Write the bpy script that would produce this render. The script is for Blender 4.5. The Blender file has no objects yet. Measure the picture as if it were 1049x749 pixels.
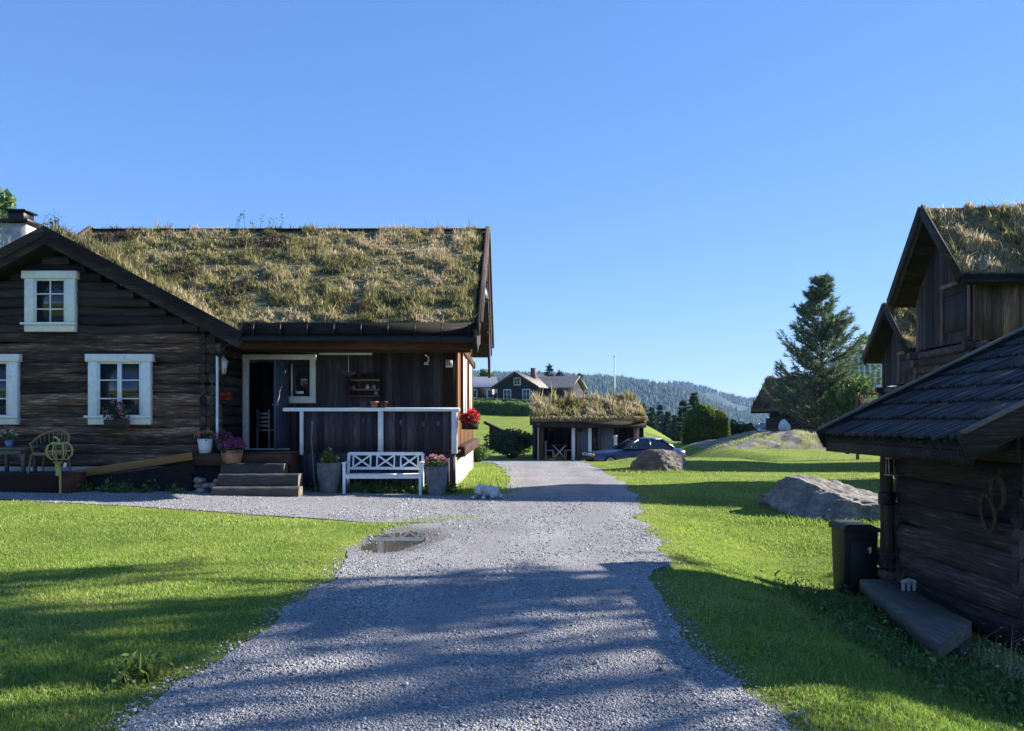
import bpy, bmesh, math, random
import numpy as np
from mathutils import Vector, Matrix, noise as mnoise
random.seed(7); RNG = np.random.default_rng(7)
S = bpy.context.scene; COL = S.collection
R = math.radians
K, CX, HZ, CAMZ = 840.0, 524.5, 430.0, 1.6
def gx(px, Y): return (px - CX) / K * Y
def gz(py, Y): return CAMZ - (py - HZ) / K * Y

# ------------------------------------------------------------------ sun
SUN_AZ, SUN_EL = R(20), R(26.5)         # azimuth measured from +X towards +Y
# ------------------------------------------------------------------ materials
def new_mat(name):
    m = bpy.data.materials.new(name); m.use_nodes = True
    nt = m.node_tree; b = nt.nodes['Principled BSDF']
    return m, nt, b
def nd(nt, t, **kw):
    n = nt.nodes.new(t)
    for k, v in kw.items():
        if k.startswith('i_'):
            key = k[2:]
            n.inputs[int(key) if key.isdigit() else key.replace('_', ' ')].default_value = v
        else: setattr(n, k, v)
    return n
def ramp(nt, stops, fac, interp='LINEAR'):
    r = nt.nodes.new('ShaderNodeValToRGB'); cr = r.color_ramp; cr.interpolation = interp
    while len(cr.elements) > 1: cr.elements.remove(cr.elements[-1])
    for i, (p, c) in enumerate(stops):
        e = cr.elements[0] if i == 0 else cr.elements.new(p)
        e.position = p; e.color = (*c, 1)
    nt.links.new(fac, r.inputs[0]); return r.outputs[0]
def coords(nt, scale=(1, 1, 1), rot=(0, 0, 0), kind='Object'):
    tc = nt.nodes.new('ShaderNodeTexCoord'); mp = nt.nodes.new('ShaderNodeMapping')
    mp.inputs['Scale'].default_value = scale; mp.inputs['Rotation'].default_value = rot
    nt.links.new(tc.outputs[kind], mp.inputs[0]); return mp.outputs[0]
def noise_t(nt, vec, scale=5, detail=6, rough=.6, dist=0):
    n = nd(nt, 'ShaderNodeTexNoise'); n.inputs['Scale'].default_value = scale
    n.inputs['Detail'].default_value = detail; n.inputs['Roughness'].default_value = rough
    n.inputs['Distortion'].default_value = dist
    nt.links.new(vec, n.inputs['Vector']); return n.outputs['Fac']
def mixc(nt, fac, a, b, mode='MIX'):
    m = nd(nt, 'ShaderNodeMix', data_type='RGBA', blend_type=mode)
    for s, v in ((m.inputs[0], fac), (m.inputs[6], a), (m.inputs[7], b)):
        if hasattr(v, 'node'): nt.links.new(v, s)
        else: s.default_value = v if not isinstance(v, tuple) or len(v) == 4 else (*v, 1)
    return m.outputs[2]
def bump(nt, b, h, strength, dist=.02):
    n = nd(nt, 'ShaderNodeBump'); n.inputs['Strength'].default_value = strength
    n.inputs['Distance'].default_value = dist
    nt.links.new(h, n.inputs['Height']); nt.links.new(n.outputs[0], b.inputs['Normal'])
def m_noise(name, stops, scale=(1, 1, 1), ns=5, detail=6, rough=.8, bmp=0, bd=.02, spec=.3, metal=0, var=0, dist=0):
    m, nt, b = new_mat(name); v = coords(nt, scale); f = noise_t(nt, v, ns, detail, .62, dist)
    c = ramp(nt, stops, f)
    if var:
        f2 = noise_t(nt, coords(nt), var, 3, .5)
        c = mixc(nt, 1.0, c, ramp(nt, [(.3, (.55, .55, .55)), (.7, (1.25, 1.25, 1.25))], f2), 'MULTIPLY')
    nt.links.new(c, b.inputs['Base Color'])
    b.inputs['Roughness'].default_value = rough; b.inputs['Specular IOR Level'].default_value = spec
    b.inputs['Metallic'].default_value = metal
    if bmp: bump(nt, b, f, bmp, bd)
    return m
def m_wood(name, dark, mid, light, axis, wear=.5, fine=1.0, rough=.85, bmp=.6, patch=.9):
    """weathered timber; axis is the grain direction"""
    m, nt, b = new_mat(name)
    g = {'X': (1.2, 22, 22), 'Y': (22, 1.2, 22), 'Z': (22, 22, 1.2)}[axis]
    g2 = {'X': (.5, 3.2, 3.2), 'Y': (3.2, .5, 3.2), 'Z': (3.2, 3.2, .5)}[axis]
    f = noise_t(nt, coords(nt, tuple(q * fine for q in g)), 2.2, 8, .65)
    c = ramp(nt, [(.3, dark), (.55, mid), (.72, light)], f)
    f2 = noise_t(nt, coords(nt, g2), patch, 5, .6)
    k = ramp(nt, [(wear - .1, (0, 0, 0)), (wear + .12, (1, 1, 1))], f2)
    c = mixc(nt, k, c, mixc(nt, .8, c, dark))
    info = nd(nt, 'ShaderNodeAttribute', attribute_name='rnd')
    c = mixc(nt, 1.0, c, ramp(nt, [(0, (.42, .42, .44)), (1, (1.5, 1.44, 1.34))], info.outputs['Fac']), 'MULTIPLY')
    nt.links.new(c, b.inputs['Base Color'])
    b.inputs['Roughness'].default_value = rough; b.inputs['Specular IOR Level'].default_value = .25
    bump(nt, b, f, bmp, .012); return m
def m_leaf(name, stops, trans=.45, rough=.6):
    m, nt, b = new_mat(name)
    a = nd(nt, 'ShaderNodeAttribute', attribute_name='rnd')
    c = ramp(nt, stops, a.outputs['Fac'])
    nt.nodes.remove(b); out = nt.nodes['Material Output']
    d = nd(nt, 'ShaderNodeBsdfDiffuse'); t = nd(nt, 'ShaderNodeBsdfTranslucent'); g = nd(nt, 'ShaderNodeBsdfGlossy')
    g.inputs['Roughness'].default_value = rough; g.inputs['Color'].default_value = (1, 1, 1, 1)
    nt.links.new(c, d.inputs[0]); nt.links.new(c, t.inputs[0])
    x = nd(nt, 'ShaderNodeMixShader'); x.inputs[0].default_value = trans
    nt.links.new(d.outputs[0], x.inputs[1]); nt.links.new(t.outputs[0], x.inputs[2])
    y = nd(nt, 'ShaderNodeMixShader'); y.inputs[0].default_value = .025
    nt.links.new(x.outputs[0], y.inputs[1]); nt.links.new(g.outputs[0], y.inputs[2])
    nt.links.new(y.outputs[0], out.inputs[0]); return m
def m_glass(name, tint=(.012, .016, .018), rough=.04):
    m, nt, b = new_mat(name)
    f = noise_t(nt, coords(nt), 2.5, 2)
    nt.links.new(ramp(nt, [(.3, tint), (.7, tuple(q * 2.2 for q in tint))], f), b.inputs['Base Color'])
    b.inputs['Roughness'].default_value = rough; b.inputs['Specular IOR Level'].default_value = .8
    bump(nt, b, noise_t(nt, coords(nt), 3, 2), .06, .02); return m

MT = {}
MT['log'] = m_wood('log_wood', (.02, .014, .013), (.155, .10, .074), (.74, .50, .35), 'X', wear=.50, patch=1.3)
MT['log_black'] = m_wood('tarred_log', (.018, .016, .020), (.044, .037, .040), (.15, .115, .10), 'X', wear=.5)
MT['log_y'] = m_wood('old_log', (.024, .02, .021), (.095, .076, .068), (.30, .245, .21), 'Y', wear=.48)
MT['log_x'] = m_wood('old_log_cross', (.03, .026, .028), (.10, .083, .078), (.28, .22, .19), 'X', wear=.5)
MT['board_z'] = m_wood('tarred_board', (.033, .032, .044), (.065, .06, .076), (.16, .14, .14), 'Z', wear=.5)
MT['board_black'] = m_wood('black_board', (.010, .010, .013), (.018, .017, .02), (.045, .04, .04), 'Z', wear=.5)
MT['board_gable'] = m_wood('old_gable_board', (.022, .022, .032), (.045, .043, .056), (.12, .11, .115), 'Z', wear=.5)
MT['board_x'] = m_wood('tarred_plank', (.014, .012, .012), (.034, .028, .026), (.16, .13, .105), 'X', wear=.5)
MT['board_brown'] = m_wood('brown_board', (.03, .016, .010), (.085, .045, .025), (.22, .12, .066), 'Z', wear=.45)
MT['board_orange'] = m_wood('pale_brown_board', (.10, .045, .018), (.22, .10, .042), (.36, .18, .085), 'Z', wear=.4)
MT['beam_brown'] = m_wood('brown_beam', (.03, .016, .010), (.075, .04, .026), (.15, .085, .055), 'X', wear=.45)
MT['beam_y'] = m_wood('verge_timber', (.05, .036, .028), (.13, .095, .075), (.27, .21, .17), 'Y', wear=.4)
MT['yellow_plank'] = m_wood('raw_plank', (.16, .09, .035), (.32, .19, .075), (.42, .27, .12), 'X', wear=.3)
MT['red_plank'] = m_wood('red_brown_plank', (.05, .02, .013), (.11, .05, .033), (.17, .085, .055), 'X', wear=.4)
MT['grey_wood'] = m_wood('grey_weathered_wood', (.08, .068, .058), (.16, .14, .12), (.30, .27, .23), 'X', wear=.4)
MT['post_wood'] = m_wood('bare_post_wood', (.08, .045, .028), (.20, .12, .075), (.36, .25, .17), 'Z', wear=.4)
MT['grey_z'] = m_wood('grey_upright_board', (.06, .045, .042), (.20, .135, .11), (.50, .34, .26), 'Z', wear=.5)
MT['white'] = m_noise('white_paint', [(.22, (.42, .41, .39)), (.36, (.72, .72, .71)), (.7, (.86, .86, .85))], ns=9, rough=.6, bmp=.2, bd=.004)
MT['white_dull'] = m_noise('aged_white_paint', [(.3, (.55, .56, .57)), (.7, (.74, .75, .75))], ns=4, rough=.6)
MT['blue_door'] = m_noise('blue_grey_paint', [(.3, (.045, .065, .11)), (.7, (.07, .095, .15))], ns=5, rough=.5)
MT['glass'] = m_glass('window_glass')
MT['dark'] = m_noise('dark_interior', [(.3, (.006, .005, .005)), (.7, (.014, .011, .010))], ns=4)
MT['metal_dark'] = m_noise('dark_metal', [(.3, (.012, .012, .014)), (.7, (.03, .03, .033))], ns=12, rough=.45, metal=.6)
MT['metal_grey'] = m_noise('grey_metal', [(.3, (.3, .31, .32)), (.7, (.45, .46, .47))], ns=9, rough=.4, metal=.7)
MT['rust'] = m_noise('rusty_iron', [(.3, (.03, .016, .012)), (.7, (.11, .055, .035))], ns=25, rough=.8, bmp=.4, bd=.004)
MT['plaster'] = m_noise('pale_plaster', [(.3, (.33, .33, .325)), (.7, (.48, .47, .455))], ns=6, bmp=.25, var=1.5)
MT['cream'] = m_noise('cream_plaster', [(.3, (.50, .45, .37)), (.7, (.66, .60, .50))], ns=6, bmp=.2)
MT['concrete'] = m_noise('grey_planter', [(.3, (.15, .15, .16)), (.7, (.24, .24, .245))], ns=8, bmp=.15, var=2)
MT['terracotta'] = m_noise('terracotta', [(.3, (.28, .14, .08)), (.7, (.40, .22, .13))], ns=10, bmp=.1)
MT['wicker'] = m_noise('wicker', [(.35, (.16, .11, .055)), (.65, (.34, .25, .14))], ns=40, rough=.7, bmp=.5, bd=.005)
MT['wicker_grey'] = m_noise('grey_wicker', [(.35, (.08, .07, .055)), (.65, (.17, .15, .12))], ns=40, rough=.7, bmp=.5, bd=.005)
MT['gold'] = m_noise('yellow_wire', [(.3, (.38, .30, .10)), (.7, (.55, .44, .17))], ns=14, rough=.5, metal=.2)
MT['soil'] = m_noise('soil', [(.3, (.02, .013, .009)), (.7, (.06, .04, .026))], ns=30, bmp=.6)
MT['turf_soil'] = m_noise('turf_soil', [(.3, (.04, .033, .017)), (.5, (.11, .095, .045)), (.7, (.19, .16, .08))], ns=7, detail=8, bmp=.8, bd=.06)
MT['green_bin'] = m_noise('bin_plastic', [(.3, (.010, .016, .015)), (.7, (.017, .025, .022))], ns=3, rough=.62, spec=.3)
MT['shingle'] = m_wood('roof_shingle', (.016, .016, .02), (.036, .037, .046), (.10, .095, .10), 'X', wear=.55, rough=.8)
MT['roof_tile'] = m_noise('brown_roof_tile', [(.3, (.15, .135, .125)), (.7, (.25, .225, .205))], ns=2, scale=(1, 1, 1), bmp=.2)
MT['brick'] = m_noise('chimney_brick', [(.3, (.09, .045, .036)), (.7, (.16, .08, .06))], ns=5)
MT['blue_car'] = m_noise('blue_car_paint', [(.3, (.017, .032, .10)), (.7, (.022, .04, .12))], ns=1, rough=.25, spec=.7)
MT['rubber'] = m_noise('tyre_rubber', [(.3, (.012, .012, .012)), (.7, (.02, .02, .02))], ns=20)
MT['red_lamp'] = m_noise('red_glass', [(.3, (.35, .02, .02)), (.7, (.45, .04, .03))], ns=5, rough=.3)
MT['orange_lamp'] = m_noise('amber_glass', [(.3, (.55, .22, .03)), (.7, (.6, .28, .05))], ns=5, rough=.3)
MT['lamp_glass'] = m_noise('lamp_glass', [(.3, (.45, .47, .48)), (.7, (.6, .62, .64))], ns=5, rough=.1, spec=.8)
MT['dog'] = m_noise('dog_fur', [(.3, (.42, .41, .38)), (.7, (.72, .71, .68))], ns=30, detail=4, bmp=.7, bd=.012)
MT['nose'] = m_noise('dark_nose', [(.3, (.012, .011, .011)), (.7, (.02, .018, .018))], ns=10, rough=.4)
MT['net'] = m_noise('wire_mesh', [(.3, (.08, .085, .08)), (.7, (.15, .15, .14))], ns=10, metal=.5, rough=.5)
MT['hose'] = m_noise('hose_rubber', [(.3, (.10, .10, .10)), (.7, (.18, .18, .17))], ns=10, rough=.5)
MT['blue_pot'] = m_noise('blue_glaze', [(.3, (.12, .17, .38)), (.7, (.22, .28, .5))], ns=6, rough=.3)
MT['pale_green'] = m_noise('pale_green_paint', [(.3, (.50, .58, .55)), (.7, (.62, .70, .67))], ns=6)
MT['bark'] = m_noise('bark', [(.3, (.03, .02, .014)), (.7, (.11, .075, .05))], scale=(4, 4, 1), ns=6, bmp=.8, bd=.03)
MT['pine_bark'] = m_noise('pine_bark', [(.3, (.07, .035, .02)), (.7, (.18, .10, .06))], scale=(4, 4, 1), ns=6, bmp=.8, bd=.03)
MT['grey_blue_wall'] = m_noise('grey_blue_boards', [(.3, (.10, .12, .15)), (.7, (.15, .175, .21))], scale=(14, 1, .6), ns=3)

MT['blade'] = m_leaf('grass_blade', [(0, (.10, .18, .030)), (.45, (.215, .335, .052)), (.8, (.33, .42, .085)), (.93, (.42, .39, .14)), (1, (.48, .38, .20))], .5)
MT['turf_blade'] = m_leaf('turf_blade', [(0, (.075, .045, .032)), (.10, (.10, .12, .03)), (.32, (.24, .235, .07)), (.54, (.38, .31, .17)), (.8, (.50, .41, .25)), (1, (.62, .52, .38))], .4)
MT['turf_red'] = m_leaf('reddish_turf_blade', [(0, (.10, .05, .03)), (.5, (.24, .14, .07)), (1, (.36, .26, .14))], .4)
MT['leaf'] = m_leaf('leaf', [(0, (.04, .08, .02)), (.5, (.09, .155, .034)), (1, (.18, .26, .06))], .4)
MT['leaf_dark'] = m_leaf('dark_leaf', [(0, (.018, .038, .016)), (.5, (.04, .07, .024)), (1, (.075, .12, .035))], .25)
MT['leaf_yellow'] = m_leaf('yellow_green_leaf', [(0, (.05, .09, .015)), (.5, (.13, .18, .03)), (1, (.24, .28, .05))], .4)
MT['needle'] = m_leaf('pine_needle', [(0, (.05, .085, .055)), (.5, (.11, .165, .10)), (1, (.22, .29, .15))], .3)
MT['needle_dark'] = m_leaf('spruce_needle', [(0, (.022, .042, .022)), (.5, (.045, .075, .034)), (1, (.075, .115, .045))], .2)
MT['f_red'] = m_leaf('red_petal', [(0, (.38, .008, .010)), (1, (.70, .03, .03))], .4)
MT['f_pink'] = m_leaf('pink_petal', [(0, (.38, .06, .16)), (1, (.68, .24, .36))], .4)
MT['f_magenta'] = m_leaf('magenta_petal', [(0, (.22, .02, .13)), (1, (.50, .09, .30))], .4)
MT['f_salmon'] = m_leaf('salmon_petal', [(0, (.48, .14, .12)), (1, (.72, .34, .26))], .4)
MT['f_white'] = m_leaf('white_petal', [(0, (.6, .5, .4)), (1, (.8, .75, .7))], .4)

# ground
def m_ground():
    m, nt, b = new_mat('lawn_ground'); v = coords(nt)
    f = noise_t(nt, v, .9, 8, .65); f2 = noise_t(nt, v, 28, 6, .7)
    c = ramp(nt, [(.3, (.07, .11, .012)), (.5, (.13, .185, .020)), (.68, (.19, .235, .034))], f)
    c = mixc(nt, 1.0, c, ramp(nt, [(.3, (.5, .5, .5)), (.7, (1.4, 1.35, 1.2))], f2), 'MULTIPLY')
    f3 = noise_t(nt, v, .55, 6, .7)
    c = mixc(nt, ramp(nt, [(.60, (0, 0, 0)), (.75, (.6, .6, .6))], f3), c, (.20, .17, .06))
    nt.links.new(c, b.inputs['Base Color']); b.inputs['Roughness'].default_value = .9
    b.inputs['Specular IOR Level'].default_value = .15
    bump(nt, b, f2, .7, .03); return m
MT['ground'] = m_ground()
def m_gravel():
    m, nt, b = new_mat('gravel'); v = coords(nt)
    vo = nd(nt, 'ShaderNodeTexVoronoi'); vo.inputs['Scale'].default_value = 62; nt.links.new(v, vo.inputs['Vector'])
    vo2 = nd(nt, 'ShaderNodeTexVoronoi'); vo2.inputs['Scale'].default_value = 110; nt.links.new(v, vo2.inputs['Vector'])
    sp = nd(nt, 'ShaderNodeSeparateColor'); nt.links.new(vo.outputs['Color'], sp.inputs[0])
    c = ramp(nt, [(0, (.12, .12, .125)), (.45, (.235, .235, .24)), (.8, (.38, .375, .375)), (1, (.54, .53, .525))], sp.outputs[0])
    sp2 = nd(nt, 'ShaderNodeSeparateColor'); nt.links.new(vo2.outputs['Color'], sp2.inputs[0])
    c2 = ramp(nt, [(0, (.12, .12, .13)), (1, (.36, .355, .365))], sp2.outputs[0])
    big = noise_t(nt, coords(nt, (1.1, .35, 1)), 1.3, 5, .6)
    k = ramp(nt, [(.42, (0, 0, 0)), (.6, (1, 1, 1))], big)
    c = mixc(nt, k, c2, c)
    at = nd(nt, 'ShaderNodeAttribute', attribute_name='rnd')
    c = mixc(nt, ramp(nt, [(.15, (0, 0, 0)), (.8, (.75, .75, .75))], at.outputs['Fac']), c, mixc(nt, 1.0, c2, (.92, .90, .90), 'MULTIPLY'))
    vd = nd(nt, 'ShaderNodeVectorMath', operation='DISTANCE'); mp_ = nd(nt, 'ShaderNodeMapping'); mp_.inputs['Scale'].default_value = (1, .52, 0); nt.links.new(v, mp_.inputs[0]); nt.links.new(mp_.outputs[0], vd.inputs[0]); vd.inputs[1].default_value = (-1.58, 11.15 * .52, 0)
    wn = nd(nt, 'ShaderNodeMath', operation='ADD'); nt.links.new(vd.outputs['Value'], wn.inputs[0]); ws = nd(nt, 'ShaderNodeMath', operation='MULTIPLY'); ws.inputs[1].default_value = .35; nt.links.new(noise_t(nt, v, 4, 5), ws.inputs[0]); nt.links.new(ws.outputs[0], wn.inputs[1])
    c = mixc(nt, 1.0, c, ramp(nt, [(.72, (.62, .58, .50)), (.92, (1, 1, 1))], wn.outputs[0]), 'MULTIPLY')
    c = mixc(nt, 1.0, c, ramp(nt, [(.3, (.78, .78, .8)), (.7, (1.12, 1.11, 1.1))], noise_t(nt, v, .7, 5)), 'MULTIPLY')
    nt.links.new(c, b.inputs['Base Color']); b.inputs['Roughness'].default_value = .8
    b.inputs['Specular IOR Level'].default_value = .3
    inv = nd(nt, 'ShaderNodeMath', operation='SUBTRACT'); inv.inputs[0].default_value = 1
    nt.links.new(vo.outputs['Distance'], inv.inputs[1])
    bump(nt, b, inv.outputs[0], .8, .02); return m
MT['gravel'] = m_gravel()
def m_stone(name, stops, moss=None, mossmin=.55):
    m, nt, b = new_mat(name); v = coords(nt)
    f = noise_t(nt, v, 2.2, 9, .7); f2 = noise_t(nt, v, 16, 6, .7)
    c = ramp(nt, stops, f)
    c = mixc(nt, 1.0, c, ramp(nt, [(.3, (.6, .6, .6)), (.7, (1.3, 1.3, 1.3))], f2), 'MULTIPLY')
    if moss:
        k = ramp(nt, [(mossmin, (0, 0, 0)), (mossmin + .08, (1, 1, 1))], noise_t(nt, v, 1.1, 7, .7))
        c = mixc(nt, k, c, moss)
    nt.links.new(c, b.inputs['Base Color']); b.inputs['Roughness'].default_value = .9
    b.inputs['Specular IOR Level'].default_value = .2
    bump(nt, b, f2, .8, .03); return m
MT['found_shade'] = m_stone('shade_toned_foundation_stone', [(.3, (.02, .018, .017)), (.5, (.05, .045, .042)), (.7, (.10, .09, .085))])  # dark tone paints the shade below the ramp into the lower foundation
MT['stone'] = m_stone('boulder_rock', [(.3, (.10, .09, .085)), (.5, (.20, .18, .165)), (.7, (.34, .31, .28))])
MT['stone_brown'] = m_stone('brown_boulder_rock', [(.3, (.055, .05, .047)), (.5, (.125, .11, .10)), (.7, (.23, .205, .18))])
MT['stone_moss'] = m_stone('outcrop_rock', [(.3, (.10, .095, .08)), (.5, (.19, .175, .145)), (.7, (.30, .28, .22))], (.25, .24, .06), .52)
MT['stone_white'] = m_stone('white_rock', [(.3, (.5, .5, .5)), (.7, (.72, .71, .70))])
MT['stone_pebble'] = m_leaf('gravel_stone', [(0, (.12, .12, .125)), (.4, (.22, .22, .225)), (.8, (.38, .375, .375)), (1, (.56, .55, .545))], 0.0, .5)
def m_water():
    m, nt, b = new_mat('puddle_water'); nt.nodes.remove(b)
    t = nd(nt, 'ShaderNodeBsdfTransparent'); t.inputs[0].default_value = (.88, .87, .80, 1)
    g = nd(nt, 'ShaderNodeBsdfGlossy'); g.inputs['Roughness'].default_value = .012
    bp = nd(nt, 'ShaderNodeBump'); bp.inputs['Strength'].default_value = .012; bp.inputs['Distance'].default_value = .01
    nt.links.new(noise_t(nt, coords(nt), 5, 2), bp.inputs['Height']); nt.links.new(bp.outputs[0], g.inputs['Normal'])
    lw = nd(nt, 'ShaderNodeLayerWeight'); pw = nd(nt, 'ShaderNodeMath', operation='POWER'); pw.inputs[1].default_value = 4.2; f = nd(nt, 'ShaderNodeMath', operation='MULTIPLY_ADD'); f.inputs[1].default_value = .95; f.inputs[2].default_value = .03; nt.links.new(lw.outputs['Facing'], pw.inputs[0]); nt.links.new(pw.outputs[0], f.inputs[0]); x = nd(nt, 'ShaderNodeMixShader')
    nt.links.new(f.outputs[0], x.inputs[0]); nt.links.new(t.outputs[0], x.inputs[1]); nt.links.new(g.outputs[0], x.inputs[2])
    nt.links.new(x.outputs[0], nt.nodes['Material Output'].inputs[0]); return m
MT['water'] = m_water()
MT['hill'] = m_noise('forest_floor', [(.3, (.012, .026, .012)), (.5, (.022, .042, .018)), (.72, (.05, .075, .03))], ns=.012, detail=10, bmp=1, bd=12)

# ------------------------------------------------------------------ mesh collector
OFF = {}
class M:
    def __init__(s): s.V = []; s.F = []; s.n = 0; s.A = []
    def arr(s, V, F, rnd=None):
        V = np.asarray(V, np.float32).reshape(-1, 3); F = np.asarray(F, np.int32)
        s.V.append(V); s.F.append(F + s.n); s.n += len(V)
        if rnd is None: rnd = np.full(len(V), random.random(), np.float32)
        s.A.append(np.asarray(rnd, np.float32)); return s
    def box(s, a, b, rot=None, jit=0):
        a = np.array(a, float); b = np.array(b, float)
        c = np.array([[x, y, z] for z in (a[2], b[2]) for y in (a[1], b[1]) for x in (a[0], b[0])])
        if jit: c += RNG.normal(0, jit, c.shape)
        if rot is not None:
            ctr = (a + b) / 2; c = (c - ctr) @ np.array(rot.to_3x3()).T + ctr
        return s.arr(c, [[0, 2, 3, 1], [4, 5, 7, 6], [0, 1, 5, 4], [2, 6, 7, 3], [0, 4, 6, 2], [1, 3, 7, 5]])
    def bar(s, p, q, w, h, up=(0, 0, 1)):
        p = Vector(p); q = Vector(q); d = (q - p).normalized(); u = Vector(up)
        sd = d.cross(u)
        if sd.length < 1e-4: sd = d.cross(Vector((1, 0, 0)))
        sd.normalize(); u = sd.cross(d).normalized()
        c = [e + sd * (sx * w / 2) + u * (sz * h / 2) for e in (p, q) for sx, sz in ((-1, -1), (1, -1), (1, 1), (-1, 1))]
        return s.arr(c, [[0, 1, 2, 3], [7, 6, 5, 4], [0, 4, 5, 1], [1, 5, 6, 2], [2, 6, 7, 3], [3, 7, 4, 0]])
    def tube(s, pts, r, n=8, closed=False, jit=0):
        pts = [Vector(p) for p in pts]; L = len(pts)
        rs = r if hasattr(r, '__len__') else [r] * L
        V = []; last = None
        for i, p in enumerate(pts):
            a = pts[(i - 1) % L] if (closed or i > 0) else p; b = pts[(i + 1) % L] if (closed or i < L - 1) else p
            d = (b - a).normalized()
            if last is None:
                u = d.cross(Vector((0, 0, 1)));
                if u.length < .05: u = d.cross(Vector((1, 0, 0)))
                u.normalize()
            else:
                u = (last - d * last.dot(d)).normalized()
            last = u; w = d.cross(u)
            for k in range(n):
                t = 2 * math.pi * k / n; rr = rs[i] * (1 + (random.uniform(-jit, jit) if jit else 0))
                V.append(p + (u * math.cos(t) + w * math.sin(t)) * rr)
        F = []; m = L if closed else L - 1
        for i in range(m):
            for k in range(n):
                F.append([i * n + k, i * n + (k + 1) % n, ((i + 1) % L) * n + (k + 1) % n, ((i + 1) % L) * n + k])
        base = s.n; s.arr(V, F)
        if not closed:
            rn = s.A[-1][0]
            for ring, fl in ((0, True), (L - 1, False)):
                c = [V[ring * n + k] for k in range(n)]
                if fl: c = c[::-1]
                s.arr(c, [list(range(n))], np.full(n, rn))
        return s
    def lathe(s, c, prof, n=20):
        V = []; F = []
        for (r, z) in prof:
            for k in range(n):
                t = 2 * math.pi * k / n; V.append((c[0] + r * math.cos(t), c[1] + r * math.sin(t), c[2] + z))
        for i in range(len(prof) - 1):
            for k in range(n): F.append([i * n + k, i * n + (k + 1) % n, (i + 1) * n + (k + 1) % n, (i + 1) * n + k])
        return s.arr(V, F)
    def prism(s, poly, ext):
        P = [Vector(p) for p in poly]; e = Vector(ext); n = len(P)
        V = P + [p + e for p in P]; rn = random.random()
        s.arr(V, [[i, (i + 1) % n, n + (i + 1) % n, n + i] for i in range(n)], np.full(2 * n, rn))
        s.arr(P[::-1], [list(range(n))], np.full(n, rn)); s.arr([p + e for p in P], [list(range(n))], np.full(n, rn))
        return s
    def ball(s, c, r, seg=12, ring=8, sq=(1, 1, 1)):
        prof = [(math.sin(math.pi * i / ring) * 1.0, -math.cos(math.pi * i / ring)) for i in range(ring + 1)]
        V = []; F = []
        for (a, z) in prof:
            for k in range(seg):
                t = 2 * math.pi * k / seg
                V.append((c[0] + r * sq[0] * a * math.cos(t), c[1] + r * sq[1] * a * math.sin(t), c[2] + r * sq[2] * z))
        for i in range(ring):
            for k in range(seg): F.append([i * seg + k, i * seg + (k + 1) % seg, (i + 1) * seg + (k + 1) % seg, (i + 1) * seg + k])
        return s.arr(V, F)
    def build(s, name, mat, parent=None, label=None, smooth=False, bevel=0, origin=None, local=False, kind=None):
        V = np.concatenate(s.V); A = np.concatenate(s.A)
        off = OFF.get(parent.name, (0, 0, 0)) if parent is not None else (origin or (0, 0, 0))
        if local and parent is not None: off = (0, 0, 0)
        V = V - np.array(off, np.float32)
        me = bpy.data.meshes.new(name)
        me.vertices.add(len(V)); me.vertices.foreach_set('co', V.astype(np.float32).ravel())
        tot = np.concatenate([np.full(len(f), f.shape[1], np.int32) for f in s.F])
        idx = np.concatenate([f.ravel() for f in s.F]).astype(np.int32)
        me.loops.add(len(idx)); me.loops.foreach_set('vertex_index', idx)
        me.polygons.add(len(tot)); st = np.zeros(len(tot), np.int32); st[1:] = np.cumsum(tot)[:-1]
        me.polygons.foreach_set('loop_start', st)
        if smooth: me.polygons.foreach_set('use_smooth', np.ones(len(tot), bool))
        me.update(calc_edges=True)
        at = me.attributes.new('rnd', 'FLOAT', 'POINT'); at.data.foreach_set('value', A.astype(np.float32))
        me.materials.append(MT[mat] if isinstance(mat, str) else mat)
        o = bpy.data.objects.new(name, me); COL.objects.link(o)
        if parent is not None:
            o.parent = parent
            if not local: OFF[o.name] = OFF.get(parent.name, (0, 0, 0))
        elif origin: o.location = origin; OFF[o.name] = tuple(origin)
        if label: o['label'] = label
        if kind: o['kind'] = kind
        if bevel:
            md = o.modifiers.new('bevel', 'BEVEL'); md.width = bevel; md.segments = 1; md.limit_method = 'ANGLE'
        return o
def tag(o, label, cat, group=None):
    o['label'] = label; o['category'] = cat
    if group: o['group'] = group
    return o
def thing(name, label, cat, loc=(0, 0, 0), rz=0, group=None):
    o = bpy.data.objects.new(name, None); COL.objects.link(o); o.location = loc; o.rotation_euler = (0, 0, rz)
    o.empty_display_size = .2; OFF[o.name] = tuple(loc); tag(o, label, cat, group); return o
def structure(o): o['kind'] = 'structure'; return o
def stuff(o): o['kind'] = 'stuff'; return o
def kids(o): return [c for c in bpy.data.objects if c.parent == o]
def dup(root, loc, rz=0, label=None, group=None):
    def rec(o, par):
        c = o.copy(); COL.objects.link(c)
        if par: c.parent = par
        for ch in kids(o): rec(ch, c)
        return c
    r = rec(root, None); r.location = loc; r.rotation_euler = (0, 0, rz)
    if label: r['label'] = label
    if group: r['group'] = group
    return r

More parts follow.
